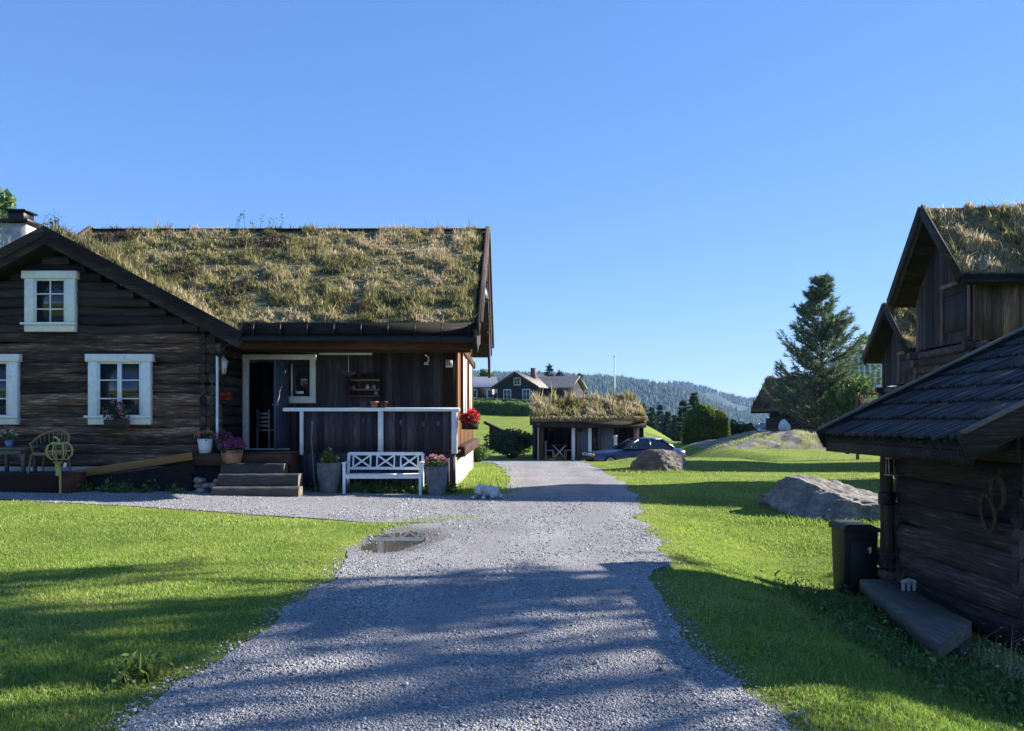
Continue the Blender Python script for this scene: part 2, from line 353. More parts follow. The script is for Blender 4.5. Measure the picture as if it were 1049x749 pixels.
# ------------------------------------------------------------------ numpy noise
_L = np.random.default_rng(3).random((256, 256)).astype(np.float32)
def vn(x, y):
    x = np.asarray(x, float); y = np.asarray(y, float)
    xi = np.floor(x).astype(int); yi = np.floor(y).astype(int); fx = x - xi; fy = y - yi
    fx = fx * fx * (3 - 2 * fx); fy = fy * fy * (3 - 2 * fy)
    g = lambda a, b: _L[a % 256, b % 256]
    return (g(xi, yi) * (1 - fx) + g(xi + 1, yi) * fx) * (1 - fy) + (g(xi, yi + 1) * (1 - fx) + g(xi + 1, yi + 1) * fx) * fy
def fbm(x, y, o=4):
    t = 0; a = .5
    for i in range(o): t = t + a * vn(x * 2 ** i + 17 * i, y * 2 ** i + 31 * i); a *= .5
    return t
def ss(a, b, x):
    t = np.clip((np.asarray(x, float) - a) / (b - a), 0, 1); return t * t * (3 - 2 * t)

# ------------------------------------------------------------------ terrain
PUD = (-1.60, 11.1)
def tz(X, Y):
    X = np.asarray(X, float); Y = np.asarray(Y, float)
    z = .018 * np.clip(-(X + 1), 0, 14) * ss(8, 15, Y)
    z = z - .45 * ss(1.7, 3.9, X) * (1 - ss(11, 17, Y)) * ss(1, 4, Y)
    z = z - .115 * np.exp(-(((X - PUD[0]) / .50) ** 2 + ((Y - PUD[1]) / 1.15) ** 2))
    z = z + .08 * (fbm(X * 3.1, Y * 2.2, 3) - .45) * np.exp(-(((X - PUD[0]) / .8) ** 2 + ((Y - PUD[1]) / 1.5) ** 2))
    lawn = ss(2.8, 4.2, X - .02 * Y)
    z = z + .16 * lawn * ss(25, 31, Y) * (1 - ss(8, 10, X))
    z = z - (.46 * ss(31, 37, Y) + 0.34 * lawn * ss(32, 36, Y)) * (1 - ss(9, 12, X))
    s = X / np.maximum(Y, 1)
    w = 1 - ss(.03, .215, s)
    z = z + w * (.046 * np.clip(Y - 46, 0, 150)) - w * .03 * np.clip(Y - 215, 0, 1400)
    z = z - ss(.15, .24, s) * .05 * np.clip(Y - 60, 0, 900)
    z = z + .03 * (fbm(X * .35, Y * .35, 3) - .45) * ss(10, 30, Y)
    return z
def T(x, y): return float(tz(x, y))
SKY_STR, SUN_STR, EXPO, HAZE = .084, 5.0, 1.70, 0.00010
# ------------------------------------------------------------------ ground
def axis(segs):
    out = []
    for a, b, n in segs: out += list(np.linspace(a, b, n, endpoint=False))
    return np.array(out + [segs[-1][1]])
gxs = axis([(-5000, -400, 14), (-400, -60, 24), (-60, -14, 40), (-14, 14, 150), (14, 60, 60), (60, 400, 50), (400, 5000, 16)])
gys = axis([(-300, -10, 16), (-10, 2, 20), (2, 48, 230), (48, 240, 90), (240, 900, 24), (900, 6500, 14)])
GX, GY = np.meshgrid(gxs, gys); GZ = tz(GX, GY)
nx, ny = len(gxs), len(gys)
ii = np.arange(nx * ny).reshape(ny, nx)
gf = np.stack([ii[:-1, :-1], ii[:-1, 1:], ii[1:, 1:], ii[1:, :-1]], -1).reshape(-1, 4)
m = M(); m.arr(np.stack([GX, GY, GZ], -1), gf); structure(m.build('ground', 'ground', smooth=True))

XL = np.array([[-3, -1.8], [2, -1.75], [4.2, -1.95], [6.1, -1.96], [7.9, -1.82], [9.2, -1.88], [10.0, -1.98], [11.2, -2.10], [12.0, -1.98], [12.5, -1.5], [12.8, -1.2], [16.7, -1.1], [17.3, -.6], [18.3, -.2], [20.7, -.02], [26.5, -.25], [30.4, -.75], [32, -1.6], [34.5, -3.2], [41, -3.4]])
XR = np.array([[-3, 1.4], [4.2, 1.48], [6.1, 1.32], [8.4, 1.45], [9.2, 1.72], [10, 1.88], [13.4, 2.05], [14.9, 2.28], [19.2, 2.8], [24.9, 2.85], [29.9, 2.75], [33, 2.9], [35.5, 3.8], [37.5, 5.5], [41, 7.5]])
BX = np.array([[-16, 15.6], [-9.2, 14.85], [-6.5, 14.2], [-3.5, 13.1], [-2.2, 12.62], [-1.1, 12.75]])
def xl(Y): return np.interp(Y, XL[:, 0], XL[:, 1]) + .42 * (fbm(Y * 1.1, Y * 0 + 5, 5) - .47)
def xr(Y): return np.interp(Y, XR[:, 0], XR[:, 1]) + .42 * (fbm(Y * 1.1, Y * 0 + 9, 5) - .47)
def bY(X): return np.interp(X, BX[:, 0], BX[:, 1]) + .25 * (fbm(X * 1.1, X * 0 + 3, 4) - .47)
def gravel_d(X, Y):
    """>0 inside gravel (metres to the edge, roughly)"""
    a = np.minimum(X - xl(Y), xr(Y) - X); a = np.where(Y > 41, -1, a)
    b = np.where(X <= -1.0, np.minimum(Y - bY(X), 18 - Y), -1)
    return np.maximum(a, b)
m = M()
ys = np.concatenate([np.arange(-3, 24, .1), np.arange(24, 41.05, .25)])
u = np.linspace(0, 1, 22)
X = xl(ys)[:, None] * (1 - u) + xr(ys)[:, None] * u; Y = np.repeat(ys[:, None], 22, 1)
ii = np.arange(X.size).reshape(X.shape)
TRK = lambda X, Y: np.exp(-((np.abs(X - (np.interp(Y, [2, 10, 18, 30], [-.25, .35, 1.15, 1.3]))) - .68) / .30) ** 2) * np.clip(.35 + 1.3 * fbm(X * 1.2, Y * .5, 3), 0, 1)
m.arr(np.stack([X, Y, tz(X, Y) + .012], -1), np.stack([ii[:-1, :-1], ii[:-1, 1:], ii[1:, 1:], ii[1:, :-1]], -1).reshape(-1, 4), TRK(X, Y).ravel())
xs = np.arange(-16, -1.05, .1); v = np.linspace(0, 1, 30)
x1 = np.minimum(xs, 99); y0 = bY(xs)
Y = y0[:, None] * (1 - v) + 18.4 * v; X = np.repeat(xs[:, None], 30, 1)
X[-1, :] = xl(Y[-1]) ; ii = np.arange(X.size).reshape(X.shape)
m.arr(np.stack([X, Y, tz(X, Y) + .012], -1), np.stack([ii[:-1, :-1], ii[1:, :-1], ii[1:, 1:], ii[:-1, 1:]], -1).reshape(-1, 4), np.zeros(X.size))
structure(m.build('gravel_drive', 'gravel', smooth=True))
# puddle
m = M(); n = 60; cz = -.042
ring = [(PUD[0] + (.85 + .05 * math.sin(3 * t + 1) + .03 * math.sin(7 * t)) * math.cos(t), PUD[1] + .05 + (1.75 + .08 * math.sin(2 * t + .6) + .06 * math.sin(5 * t)) * math.sin(t), cz) for t in np.linspace(0, 2 * math.pi, n, endpoint=False)]
m.arr(ring, [list(range(n))]); structure(m.build('puddle', 'water'))

# gravel stones near the camera
def pebbles():
    N = 130000
    Y = 3.6 * (17 / 3.6) ** RNG.random(N); X = RNG.uniform(-3, 3.0, N)
    Nf = 26000
    Y = np.concatenate([Y, RNG.uniform(13, 17.8, Nf)]); X = np.concatenate([X, RNG.uniform(-11, -1, Nf)])
    d = gravel_d(X, Y); dens = np.clip(fbm(X * 1.6, Y * .6, 4) * 2.4 - .45, .12, 1) * (1 - .8 * TRK(X, Y))
    ok = (d > -.16) & (RNG.random(len(X)) < dens * np.clip(1 + d / .16 * .8, 0, 1)); X = X[ok]; Y = Y[ok]; n = len(X)
    Z = tz(X, Y) + .012
    sz = .0048 * np.exp(RNG.normal(0, .38, n)) * (1 + .03 * Y); sz = np.clip(sz, .003, .022)
    base = np.array([[1, 0, 0], [-1, 0, 0], [0, 1, 0], [0, -1, 0], [0, 0, 1], [0, 0, -1]], float)
    V = base[None] * sz[:, None, None] * (1 + RNG.normal(0, .28, (n, 6, 1)))
    a = RNG.random(n) * 6.28; c, s_ = np.cos(a), np.sin(a); tl = RNG.normal(0, .5, n)
    x = V[..., 0] * 1.25; y = V[..., 1]; z = V[..., 2] * .8
    y, z = y * np.cos(tl)[:, None] - z * np.sin(tl)[:, None], y * np.sin(tl)[:, None] + z * np.cos(tl)[:, None]
    V = np.stack([x * c[:, None] - y * s_[:, None] + X[:, None], x * s_[:, None] + y * c[:, None] + Y[:, None], z + (Z + sz * .25)[:, None]], -1)
    f = np.array([[0, 2, 4], [2, 1, 4], [1, 3, 4], [3, 0, 4], [2, 0, 5], [1, 2, 5], [3, 1, 5], [0, 3, 5]])
    F = (f[None] + np.arange(n)[:, None, None] * 6).reshape(-1, 3)
    m = M(); m.arr(V.reshape(-1, 3), F, np.repeat(RNG.random(n), 6)); o = m.build('gravel_stones', 'stone_pebble')
    tag(o, 'loose grey gravel stones on the drive', 'gravel'); stuff(o)
pebbles()

# ------------------------------------------------------------------ blades
def blades(m, P, h, w, rnd, lean=.35, nrm=None, bend=True, dirs=None):
    """P (n,3), h (n), w (n) -> two-segment tapering blades"""
    n = len(P); a = RNG.random(n) * 6.283
    side = np.stack([np.cos(a), np.sin(a), np.zeros(n)], -1)
    up = np.tile([0, 0, 1.], (n, 1)) if nrm is None else np.tile(nrm, (n, 1))
    ld = RNG.random(n) * 6.283; lm = np.abs(RNG.normal(0, lean, n))
    ln = np.stack([np.cos(ld), np.sin(ld), np.zeros(n)], -1) * lm[:, None]
    if dirs is not None: ln = ln + np.array(dirs)
    tip = P + (up + ln) * h[:, None] * .97
    tip[:, 2] -= (lm ** 2) * h * .25
    mid = P + (up + ln * .45) * (h * .55)[:, None]
    W = side * (w / 2)[:, None]
    V = np.stack([P - W, P + W, mid + W * .75, mid - W * .75, tip], 1).reshape(-1, 3)
    b = (np.arange(n) * 5)[:, None]
    r5 = np.repeat(rnd, 5)
    off = m.n; m.arr(V, b + np.array([0, 1, 2, 3]), r5)
    m.F.append((b + np.array([3, 2, 4]) + off).astype(np.int32))
def lawn():
    m = M()
    def put(X, Y, h0, w0, far):
        d = gravel_d(X, Y); fz = fbm(X * 2.3, Y * 2.3, 4)
        ok = (d < -.02 + .5 * (fz - .60)) | ((d < .45) & (RNG.random(len(X)) < .22 * np.clip((fz - .40) * 4, 0, 1) * (1 - d / .45)))
        ok &= ~((X < -.9) & (Y > 18.2)) & (((X - PUD[0]) / .52) ** 2 + ((Y - PUD[1]) / 1.35) ** 2 > 1) & ~((np.abs(X - PUD[0]) < .6) & (Y > 9.2) & (Y < 11) & (RNG.random(len(X)) < .8))
        ok &= ~((X > 3.9) & (X < 7.5) & (Y > 6.6) & (Y < 10.3))
        X, Y = X[ok], Y[ok]; n = len(X)
        Z = tz(X, Y)
        clump = fbm(X * .9, Y * .9, 4); edge = np.exp(-np.clip(-gravel_d(X, Y), 0, 3) / .35)
        h = h0 * np.exp(RNG.normal(0, .3, n)) * (.65 + .9 * clump); h *= (1 - .35 * edge)
        wear = ss(.52, .66, fbm(X * .8 + 40, Y * .8, 4))
        r = np.clip(.38 + .75 * (fbm(X * .55 + 9, Y * .55, 4) - .47) + .5 * (fbm(X * 2.6 + 9, Y * 2.6, 3) - .45) + RNG.normal(0, .17, n) + .25 * edge * RNG.random(n) + .22 * wear * RNG.random(n), 0, 1)
        dry = RNG.random(n) < .035 + .38 * edge + .09 * wear; r = np.where(dry, RNG.uniform(.85, 1, n), r)
        blades(m, np.stack([X, Y, Z - .005], -1), h, w0 * np.exp(RNG.normal(0, .25, n)) * np.ones(n), r, .5)
    n = 460000
    Y = 3.7 * (15 / 3.7) ** (RNG.random(n) ** .9); X = (RNG.random(n) * 1.34 - .67) * Y
    keep = gravel_d(X, Y) < .5
    put(X[keep], Y[keep], .025, .0075, 0)
    n = 150000
    Y = 12 * (48 / 12) ** RNG.random(n); X = (RNG.random(n) * 1.34 - .67) * Y
    keep = (gravel_d(X, Y) < .3) & ~((X > 2.8) & (Y > 31.5) & (X < 9)) & ~((X < -1) & (Y > 13))
    put(X[keep], Y[keep], .031, .016, 1)
    o = m.build('lawn_grass', 'blade'); tag(o, 'short mown green lawn grass beside the drive', 'grass'); stuff(o)
lawn()

def leaves(m, P, size, rnd, flat=0.0):
    n = len(P); q = RNG.normal(0, 1, (n, 3)); q /= np.linalg.norm(q, axis=1)[:, None]
    if flat: q = q * np.array([1, 1, 1 - flat]); q /= np.linalg.norm(q, axis=1)[:, None]
    r2 = RNG.normal(0, 1, (n, 3)); w = np.cross(q, r2); w /= np.linalg.norm(w, axis=1)[:, None]
    s = (size * np.exp(RNG.normal(0, .28, n)))[:, None]
    V = np.stack([P - q * s, P + w * s * .55, P + q * s, P - w * s * .55], 1).reshape(-1, 3)
    m.arr(V, (np.arange(n) * 4)[:, None] + np.arange(4), np.repeat(np.clip(rnd, 0, 1), 4))
def lobe_points(c, r, n, shell=.55):
    d = RNG.normal(0, 1, (n, 3)); d /= np.linalg.norm(d, axis=1)[:, None]
    k = 1 - shell * RNG.random(n) ** 1.6
    bumpy = .78 + .5 * (fbm(d[:, 0] * 2.2 + c[0], d[:, 1] * 2.2 + d[:, 2] * 2.7 + c[1], 3))
    return np.array(c) + d * np.array(r) * (k * bumpy)[:, None]

# ------------------------------------------------------------------ timber helpers
def log_run(m, a, b, r, rz=None, n=10, bendy=.012, taper=.0):
    """one rough log from a to b, height radius rz"""
    a = Vector(a); b = Vector(b); L = (b - a).length; k = max(2, int(L / .3)); sd = random.random() * 50
    d = (b - a) / L; alongX = abs(d.x) > abs(d.y); V = []; rz = rz or r; rn = random.random()
    for i in range(k + 1):
        t = i / k; p = a + d * (L * t)
        oz = bendy * (mnoise.noise((sd, t * L * .6, 0))) * 1.6; oy = bendy * (mnoise.noise((sd, t * L * .6, 9)))
        for j in range(n):
            th = 2 * math.pi * j / n
            w = 1 + .10 * mnoise.noise((sd + math.cos(th) * .8, math.sin(th) * .8, t * L * 1.3))
            q = Vector((0, r * math.cos(th) * w + oy, rz * math.sin(th) * w + oz)) if alongX else Vector((r * math.cos(th) * w + oy, 0, rz * math.sin(th) * w + oz))
            V.append(p + q)
    F = [[i * n + j, i * n + (j + 1) % n, (i + 1) * n + (j + 1) % n, (i + 1) * n + j] for i in range(k) for j in range(n)]
    m.arr(V, F, np.full(len(V), rn)); m.arr(V[:n], [list(range(n))[::-1]], np.full(n, rn)); m.arr(V[-n:], [list(range(n))], np.full(n, rn))
def boards_x(m, x0, x1, y, z0, z1, bw, th=.03, jit=.006, gap=.004, ztop=None):
    x = x0
    while x < x1 - .01:
        w = min(bw * random.uniform(.85, 1.15), x1 - x)
        if x1 - x - w < .03: w = x1 - x
        t = z1 if ztop is None else min(ztop(x), ztop(x + w), z1) if False else z1
        dy = random.uniform(-jit, jit)
        if ztop is None: m.box((x + gap / 2, y - th / 2 + dy, z0), (x + w - gap / 2, y + th / 2 + dy, z1))
        else:
            a, b = x + gap / 2, x + w - gap / 2
            m.prism([(a, y - th / 2 + dy, z0), (b, y - th / 2 + dy, z0), (b, y - th / 2 + dy, ztop(b)), (a, y - th / 2 + dy, ztop(a))], (0, th, 0))
        x += w
def boards_y(m, x, y0, y1, z0, z1, bw, th=.03, jit=.006, gap=.004):
    y = y0
    while y < y1 - .01:
        w = min(bw * random.uniform(.85, 1.15), y1 - y)
        if y1 - y - w < .03: w = y1 - y
        dx = random.uniform(-jit, jit)
        m.box((x - th / 2 + dx, y + gap / 2, z0), (x + th / 2 + dx, y + w - gap / 2, z1)); y += w
def inpoly(x, y, poly):
    c = np.zeros(len(x), bool); n = len(poly)
    for i in range(n):
        x1, y1 = poly[i]; x2, y2 = poly[(i + 1) % n]
        with np.errstate(divide='ignore', invalid='ignore'):
            c ^= ((y1 > y) != (y2 > y)) & (x < (x2 - x1) * (y - y1) / (y2 - y1 + 1e-12) + x1)
    return c
def sod(parent, poly, zf, thick, dens, hgt, wid, local=False, mat='turf_blade', red=0, tuft=1.6, seed=0, scale=1.0, straw=0.0, eave_fringe=None):
    """turf slab + blades on the roof plane z = zf(x, y) over poly; returns the slab part"""
    m = M(); xs_ = [p[0] for p in poly]; ys_ = [p[1] for p in poly]
    top = [Vector((x, y, zf(x, y) + thick)) for x, y in poly]
    # slab: gridded top for a bumpy outline
    n = len(poly); bot = [Vector((x, y, zf(x, y) + .002)) for x, y in poly]
    m.arr(bot + top, [[i, (i + 1) % n, n + (i + 1) % n, n + i] for i in range(n)])
    m.arr(top, [list(range(n))]); m.arr(bot[::-1], [list(range(n))])
    slab = m.build('turf', 'turf_soil', parent, local=local)
    area = (max(xs_) - min(xs_)) * (max(ys_) - min(ys_)); N = int(area * dens)
    X = RNG.uniform(min(xs_), max(xs_), N); Y = RNG.uniform(min(ys_), max(ys_), N)
    ok = inpoly(X, Y, poly); X = X[ok]; Y = Y[ok]
    f1 = fbm(X * 1.1 * scale + seed, Y * 1.1 * scale, 4); f2 = fbm(X * 3.4 * scale + seed, Y * 3.4 * scale + 7, 3)
    keep = RNG.random(len(X)) < np.clip((f2 - .29) * 4.6, .10, 1); X, Y, f1, f2 = X[keep], Y[keep], f1[keep], f2[keep]
    n = len(X); P = np.stack([X, Y, np.array(zf(X, Y)) + thick - .01], -1)
    h = hgt * np.exp(RNG.normal(0, .38, n)) * (.35 + 1.5 * np.clip((f2 - .3) * 2, 0, 1)); tall = RNG.random(n) < .02; h = np.where(tall, h * tuft, h)
    f3 = fbm(X * .45 * scale + seed + 31, Y * .45 * scale, 3)
    r = np.clip(.44 + straw + 1.2 * (f1 - .47) + 1.5 * (f3 - .47) + RNG.normal(0, .17, n), 0, 1)
    r = np.where(RNG.random(n) < .12, RNG.uniform(0, .12, n), r)
    m = M(); blades(m, P, h, wid * np.exp(RNG.normal(0, .3, n)), r, .55)
    g = m.build('roof_grass', mat, parent, local=local); stuff(g)
    return slab

# ================================================================== MAIN HOUSE
house = thing('turf_house', 'dark log farmhouse with grass growing on its roof, white framed windows and a porch', 'house', (-6, 19.2, T(-6, 19.2)))
WY = 17.5
AX, AZ = gx(45, 17.0), gz(238, 17.0) - .03                # wing apex on the verge plane
SLW = .537
def zw(x, y=0): return AZ - SLW * np.abs(np.asarray(x) - AX)
ME, MS = 17.2, .577
RY = 22.9; RZ0 = 3.47 + (RY - ME) * MS
def zm(x, y): return np.where(np.asarray(y) <= RY, 3.47 + (np.asarray(y) - ME) * MS, RZ0 - (np.asarray(y) - RY) * MS)
# wing log wall
def wing_wall():
    m = M(); mb = M(); z = .62; i = 0; top = AZ - .28
    while z < top:
        h = random.uniform(.19, .27) if z < 3.4 else .19
        zc = z + h / 2
        hw = (AZ - .30 - (zc)) / SLW
        x0 = max(-13.6, AX - hw); x1 = min(-6.2, AX + hw)
        if x1 - x0 > .3: log_run(m if zc < 3.5 else mb, (x0, WY, zc), (x1, WY, zc), .075, h * .53, 12, bendy=.03)
        z += h * .97
    m.build('log_wall', 'log', house, smooth=True); mb.build('gable_wall', 'log_black', house, smooth=True)
    m = M(); m.box((-13.5, WY + .1, .55), (-6.45, WY + .16, 3.4)); 
    m.prism([(-13.5, WY + .1, 3.4), (-6.45, WY + .1, 3.4), (AX, WY + .1, AZ - .25)], (0, .06, 0)); m.build('wall_lining', 'dark', house)
    m = M(); z = .62
    while z < 3.45:                                          # projecting corner log ends
        h = random.uniform(.2, .24)
        for xx, yy in ((-6.56, WY + .3), (-6.36, 19.15)):
            log_run(m, (xx, WY - .12 + random.uniform(-.02, .02), z + h / 2), (xx, yy, z + h / 2), .075, h * .5, 8)
        z += h
    m.build('corner_log', 'log_y', house, smooth=True)
    m = M(); m.box((-13.6, WY - .05, .42), (-6.3, WY + .2, .60)); m.build('foundation', 'plaster', house); m = M(); m.box((-13.6, WY + .0, -.2), (-6.3, WY + .2, .418)); m.build('foundation', 'found_shade', house)
wing_wall()
# wing roof
m = M(); vy = lambda x: ME + (float(zw(x)) - 3.47) / MS + .05
rp = [(AX, 17.05), (-5.68, 17.05), (-5.68, 17.2), (-6.0, 17.28), (AX, vy(AX))]
lp = [(AX, 17.05), (AX, vy(AX)), (-13.9, 22.5), (-13.9, 17.05)]
for pl in (rp, lp): m.prism([(x, y, float(zw(x)) - .16) for x, y in pl], (0, 0, .15))
wroof = m.build('wing_roof', 'board_x', house)
sod(wroof, rp, zw, .14, 2600, .13, .018, seed=3, straw=-.06)
sod(wroof, lp, zw, .14, 900, .15, .015, seed=5)
for sx in (1, -1):
    m = M(); e = AX + sx * (4.04 if sx > 0 else 4.2)
    for (dz, y, t, hh) in ((0, 17.0, .05, .22), (-.18, 17.04, .04, .20)):
        m.prism([(AX, y - t / 2, AZ + .17 + dz), (AX, y - t / 2, AZ + .17 + dz - hh), (e, y - t / 2, float(zw(e)) + .17 + dz - hh), (e + sx * .08, y - t / 2, float(zw(e)) + .13 + dz)], (0, t, 0))
    m.build('bargeboard', 'board_x', wroof, bevel=.006)
# main roof
mp = [(-6.02, ME), (-.74, ME), (-.74, RY), (-11.7, RY), (-11.7, 19.0), (AX, vy(AX))]
rear = [(-.74, RY), (-.74, 27.9), (-11.7, 27.9), (-11.7, RY)]
m = M()
for pl in (mp, rear): m.prism([(x, y, float(zm(x, y)) - .16) for x, y in pl], (0, 0, .15))
mroof = m.build('main_roof', 'board_x', house)
sod(mroof, [(x - (.06 if x > -1 else 0), y + (.05 if y < 17.3 else 0)) for x, y in mp], zm, .14, 4000, .085, .021, seed=11, straw=.07)
sod(mroof, rear, zm, .13, 300, .14, .02, seed=12)
m = M()                                                     # ridge capping
m.box((-11.72, RY - .16, RZ0 + .10), (-.74, RY + .16, RZ0 + .16), jit=.01); m.build('ridge_cap', 'board_x', mroof)
for y0, y1 in ((ME - .12, RY), (28.0, RY)):
    for x in (-.70, -11.74):
        m = M(); a = Vector((x, y0, float(zm(0, y0)) + .08)); b = Vector((x, y1, float(zm(0, y1)) + .08))
        m.bar(a, b, .05, .30, (0, 0, 1))
        m.bar(a + Vector((.03 if x > -2 else -.03, 0, .15)), b + Vector((.03 if x > -2 else -.03, 0, .15)), .13, .035)
        m.build('bargeboard', 'beam_y', mroof, bevel=.006)
m = M(); m.box((-5.62, ME - .05, 3.34), (-.76, ME - .005, 3.63)); m.build('fascia', 'board_x', mroof)
m = M()
pts = [(-5.62, ME - .10, 3.29), (-.80, ME - .10, 3.28)]
m.tube(pts, .07, 10)
for i in range(9): x = -5.4 + i * .56; m.box((x, ME - .155, 3.32), (x + .025, ME - .05, 3.60))
m.build('gutter', 'metal_dark', mroof, smooth=False)
m = M(); m.box((-6.6, 18.95, 3.16), (-.95, 19.14, 3.34)); m.box((-5.8, 17.55, 3.12), (-.78, 17.72, 3.30)); m.build('eave_beam', 'beam_brown', house, bevel=.01)
m = M()                                                     # porch soffit
m.prism([(-5.8, ME + .02, 3.32), (-.76, ME + .02, 3.32), (-.76, 19.3, 3.42), (-5.8, 19.3, 3.42)], (0, 0, .02)); m.build('soffit', 'board_x', house)
# carved bracket under the right verge
m = M(); prof = [(17.1, 3.30), (17.6, 3.30), (18.4, 2.92), (18.9, 2.62), (19.15, 2.60), (19.15, 3.32), (18.9, 3.9), (17.1, 3.45)]
pr = [(-.80, y, z) for y, z in [(17.0, 3.46), (17.05, 3.20), (17.35, 3.16), (17.5, 3.02), (17.75, 3.12), (18.3, 3.26), (19.0, 3.36), (19.0, 3.55), (17.6, 3.60)]]
m.prism(pr, (.07, 0, 0)); m.build('carved_bracket', 'board_x', house); m = M()
pr = [(-.80, y, z) for y, z in [(28.0, 3.65), (28.0, 3.15), (27.6, 3.0), (26.9, 3.6), (26.2, 4.2), (26.4, 4.45)]]
m.prism(pr, (.07, 0, 0)); m.build('carved_bracket', 'board_x', house)
m = M(); m.lathe((-.78, 20.4, 4.55), [(.0, .02), (.20, 0), (.22, .05), (.15, .3), (.08, .42), (0, .45)], 14); m.tube([(-.78, 20.4, 5.0), (-.78, 20.4, 5.25)], .015, 6)
m.build('farm_bell', 'metal_dark', house, smooth=True)

# main front wall with the doorway
FY = 19.2; DX0, DX1, DT = -6.14, -5.20, 2.93
SX0, SX1, SZ0, SZ1 = gx(299, 19.1), gx(317, 19.1), gz(406, 19.1), gz(373, 19.1)
m = M()
boards_x(m, -7.3, DX0, FY, .9, 3.2, .16)
boards_x(m, DX0, DX1, FY, DT, 3.2, .16)
boards_x(m, DX1, -1.44, FY, .9, 3.2, .15)
m.build('front_wall', 'board_z', house, bevel=.003)
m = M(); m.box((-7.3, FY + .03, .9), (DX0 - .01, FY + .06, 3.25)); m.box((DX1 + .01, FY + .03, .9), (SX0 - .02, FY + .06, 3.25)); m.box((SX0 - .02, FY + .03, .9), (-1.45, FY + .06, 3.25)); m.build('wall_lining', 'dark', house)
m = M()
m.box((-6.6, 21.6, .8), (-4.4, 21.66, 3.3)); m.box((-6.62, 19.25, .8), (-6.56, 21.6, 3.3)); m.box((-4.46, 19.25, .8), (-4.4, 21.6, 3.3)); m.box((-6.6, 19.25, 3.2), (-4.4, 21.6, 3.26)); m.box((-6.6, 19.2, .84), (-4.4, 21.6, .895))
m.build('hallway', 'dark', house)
m = M()
m.box((DX0 - .14, FY - .10, .9), (DX0, FY - .016, 3.06)); m.box((DX0 - .14, FY - .12, 3.0), (gx(324, 19.1), FY - .02, 3.12))
m.box((SX0 - .10, FY - .09, SZ0 - .16), (gx(323, 19.1), FY - .02, SZ0)); m.box((SX1, FY - .09, SZ0), (gx(323, 19.1), FY - .02, 3.0))
m.box((DX0, FY - .08, .895), (DX1, FY + .05, .93))
m.build('door_frame', 'white', house, bevel=.006)
m = M(); hz = Matrix.Rotation(R(-74), 4, 'Z')
def hinged(p): return hz @ Vector(p) + Vector((DX1 - .02, FY - .03, 0))
def hbox(m, a, b):
    c = [hinged((x, y, z)) for z in (a[2], b[2]) for y in (a[1], b[1]) for x in (a[0], b[0])]
    m.arr(c, [[0, 2, 3, 1], [4, 5, 7, 6], [0, 1, 5, 4], [2, 6, 7, 3], [0, 4, 6, 2], [1, 3, 7, 5]])
hz = Matrix.Rotation(R(180 + 86), 4, 'Z')
hbox(m, (0, -.025, .95), (.92, .025, 2.92)); 
for k in range(3): hbox(m, (.12, -.04, 1.05 + k * .62), (.80, .04, 1.55 + k * .62))
door = m.build('door', 'blue_door', house, bevel=.006)
m = M(); hbox(m, (.80, -.06, 1.92), (.88, .06, 1.95)); hbox(m, (.74, .05, 1.92), (.88, .075, 1.95)); hbox(m, (.74, -.075, 1.92), (.88, -.05, 1.95)); m.build('handle', 'metal_grey', door)
m = M(); m.box((SX0, FY - .05, SZ0), (SX1, FY - .03, SZ1)); sw = m.build('side_window', 'glass', house)
m = M(); m.box((SX0 - .03, FY - .075, SZ0), (SX0, FY - .02, SZ1)); m.box((SX0 + .08, FY - .053, SZ0 + .06), (SX0 + .26, FY - .051, SZ0 + .12)); m.build('frame', 'white', sw)
# corner post and end wall
m = M(); m.box((-1.60, FY - .11, .9), (-1.31, FY + .12, 3.2)); m.build('corner_post', 'board_brown', house, bevel=.012)
m = M(); m.box((-1.305, FY - .10, .95), (-1.255, FY + .22, 3.3)); m.build('corner_board', 'board_orange', house, bevel=.006)
EX = -1.32; m = M()
boards_y(m, EX, FY + .2, 27.4, .95, 3.55, .17)
m.prism([(EX - .015, FY + .2, 3.5), (EX - .015, RY, float(zm(0, RY)) - .2), (EX - .015, 27.4, 3.7)], (.03, 0, 0))
m.build('end_wall', 'board_orange', house, bevel=.004)
m = M(); m.box((EX - .1, FY + .1, .72), (EX + .22, 27.6, .98)); m.box((EX + .02, FY + .2, 3.3), (EX + .10, 27.4, 3.5)); m.build('sill_beam', 'beam_brown', house, bevel=.015)
m = M(); m.box((-6.6, FY - .05, -.3), (EX + .02, 27.4, .72)); m.build('foundation', 'cream', house)
for y0 in (20.9, 23.9):
    m = M(); a = EX + .02
    m.box((a, y0, 1.72), (a + .06, y0 + .16, 3.3)); m.box((a, y0 + 2.1, 1.72), (a + .06, y0 + 2.26, 3.3)); m.box((a, y0 - .05, 3.3), (a + .09, y0 + 2.31, 3.46)); m.box((a, y0 - .05, 1.58), (a + .10, y0 + 2.31, 1.72)); m.box((a, y0 + 1.08, 1.72), (a + .055, y0 + 1.18, 3.3))
    w = m.build('window', 'board_orange', house, bevel=.006, label='end wall window with a white blind drawn down')
    m = M(); m.box((a, y0 + .16, 1.72), (a + .03, y0 + 1.08, 3.3)); m.box((a, y0 + 1.18, 1.72), (a + .03, y0 + 2.1, 3.3)); m.build('blind', 'white', w)

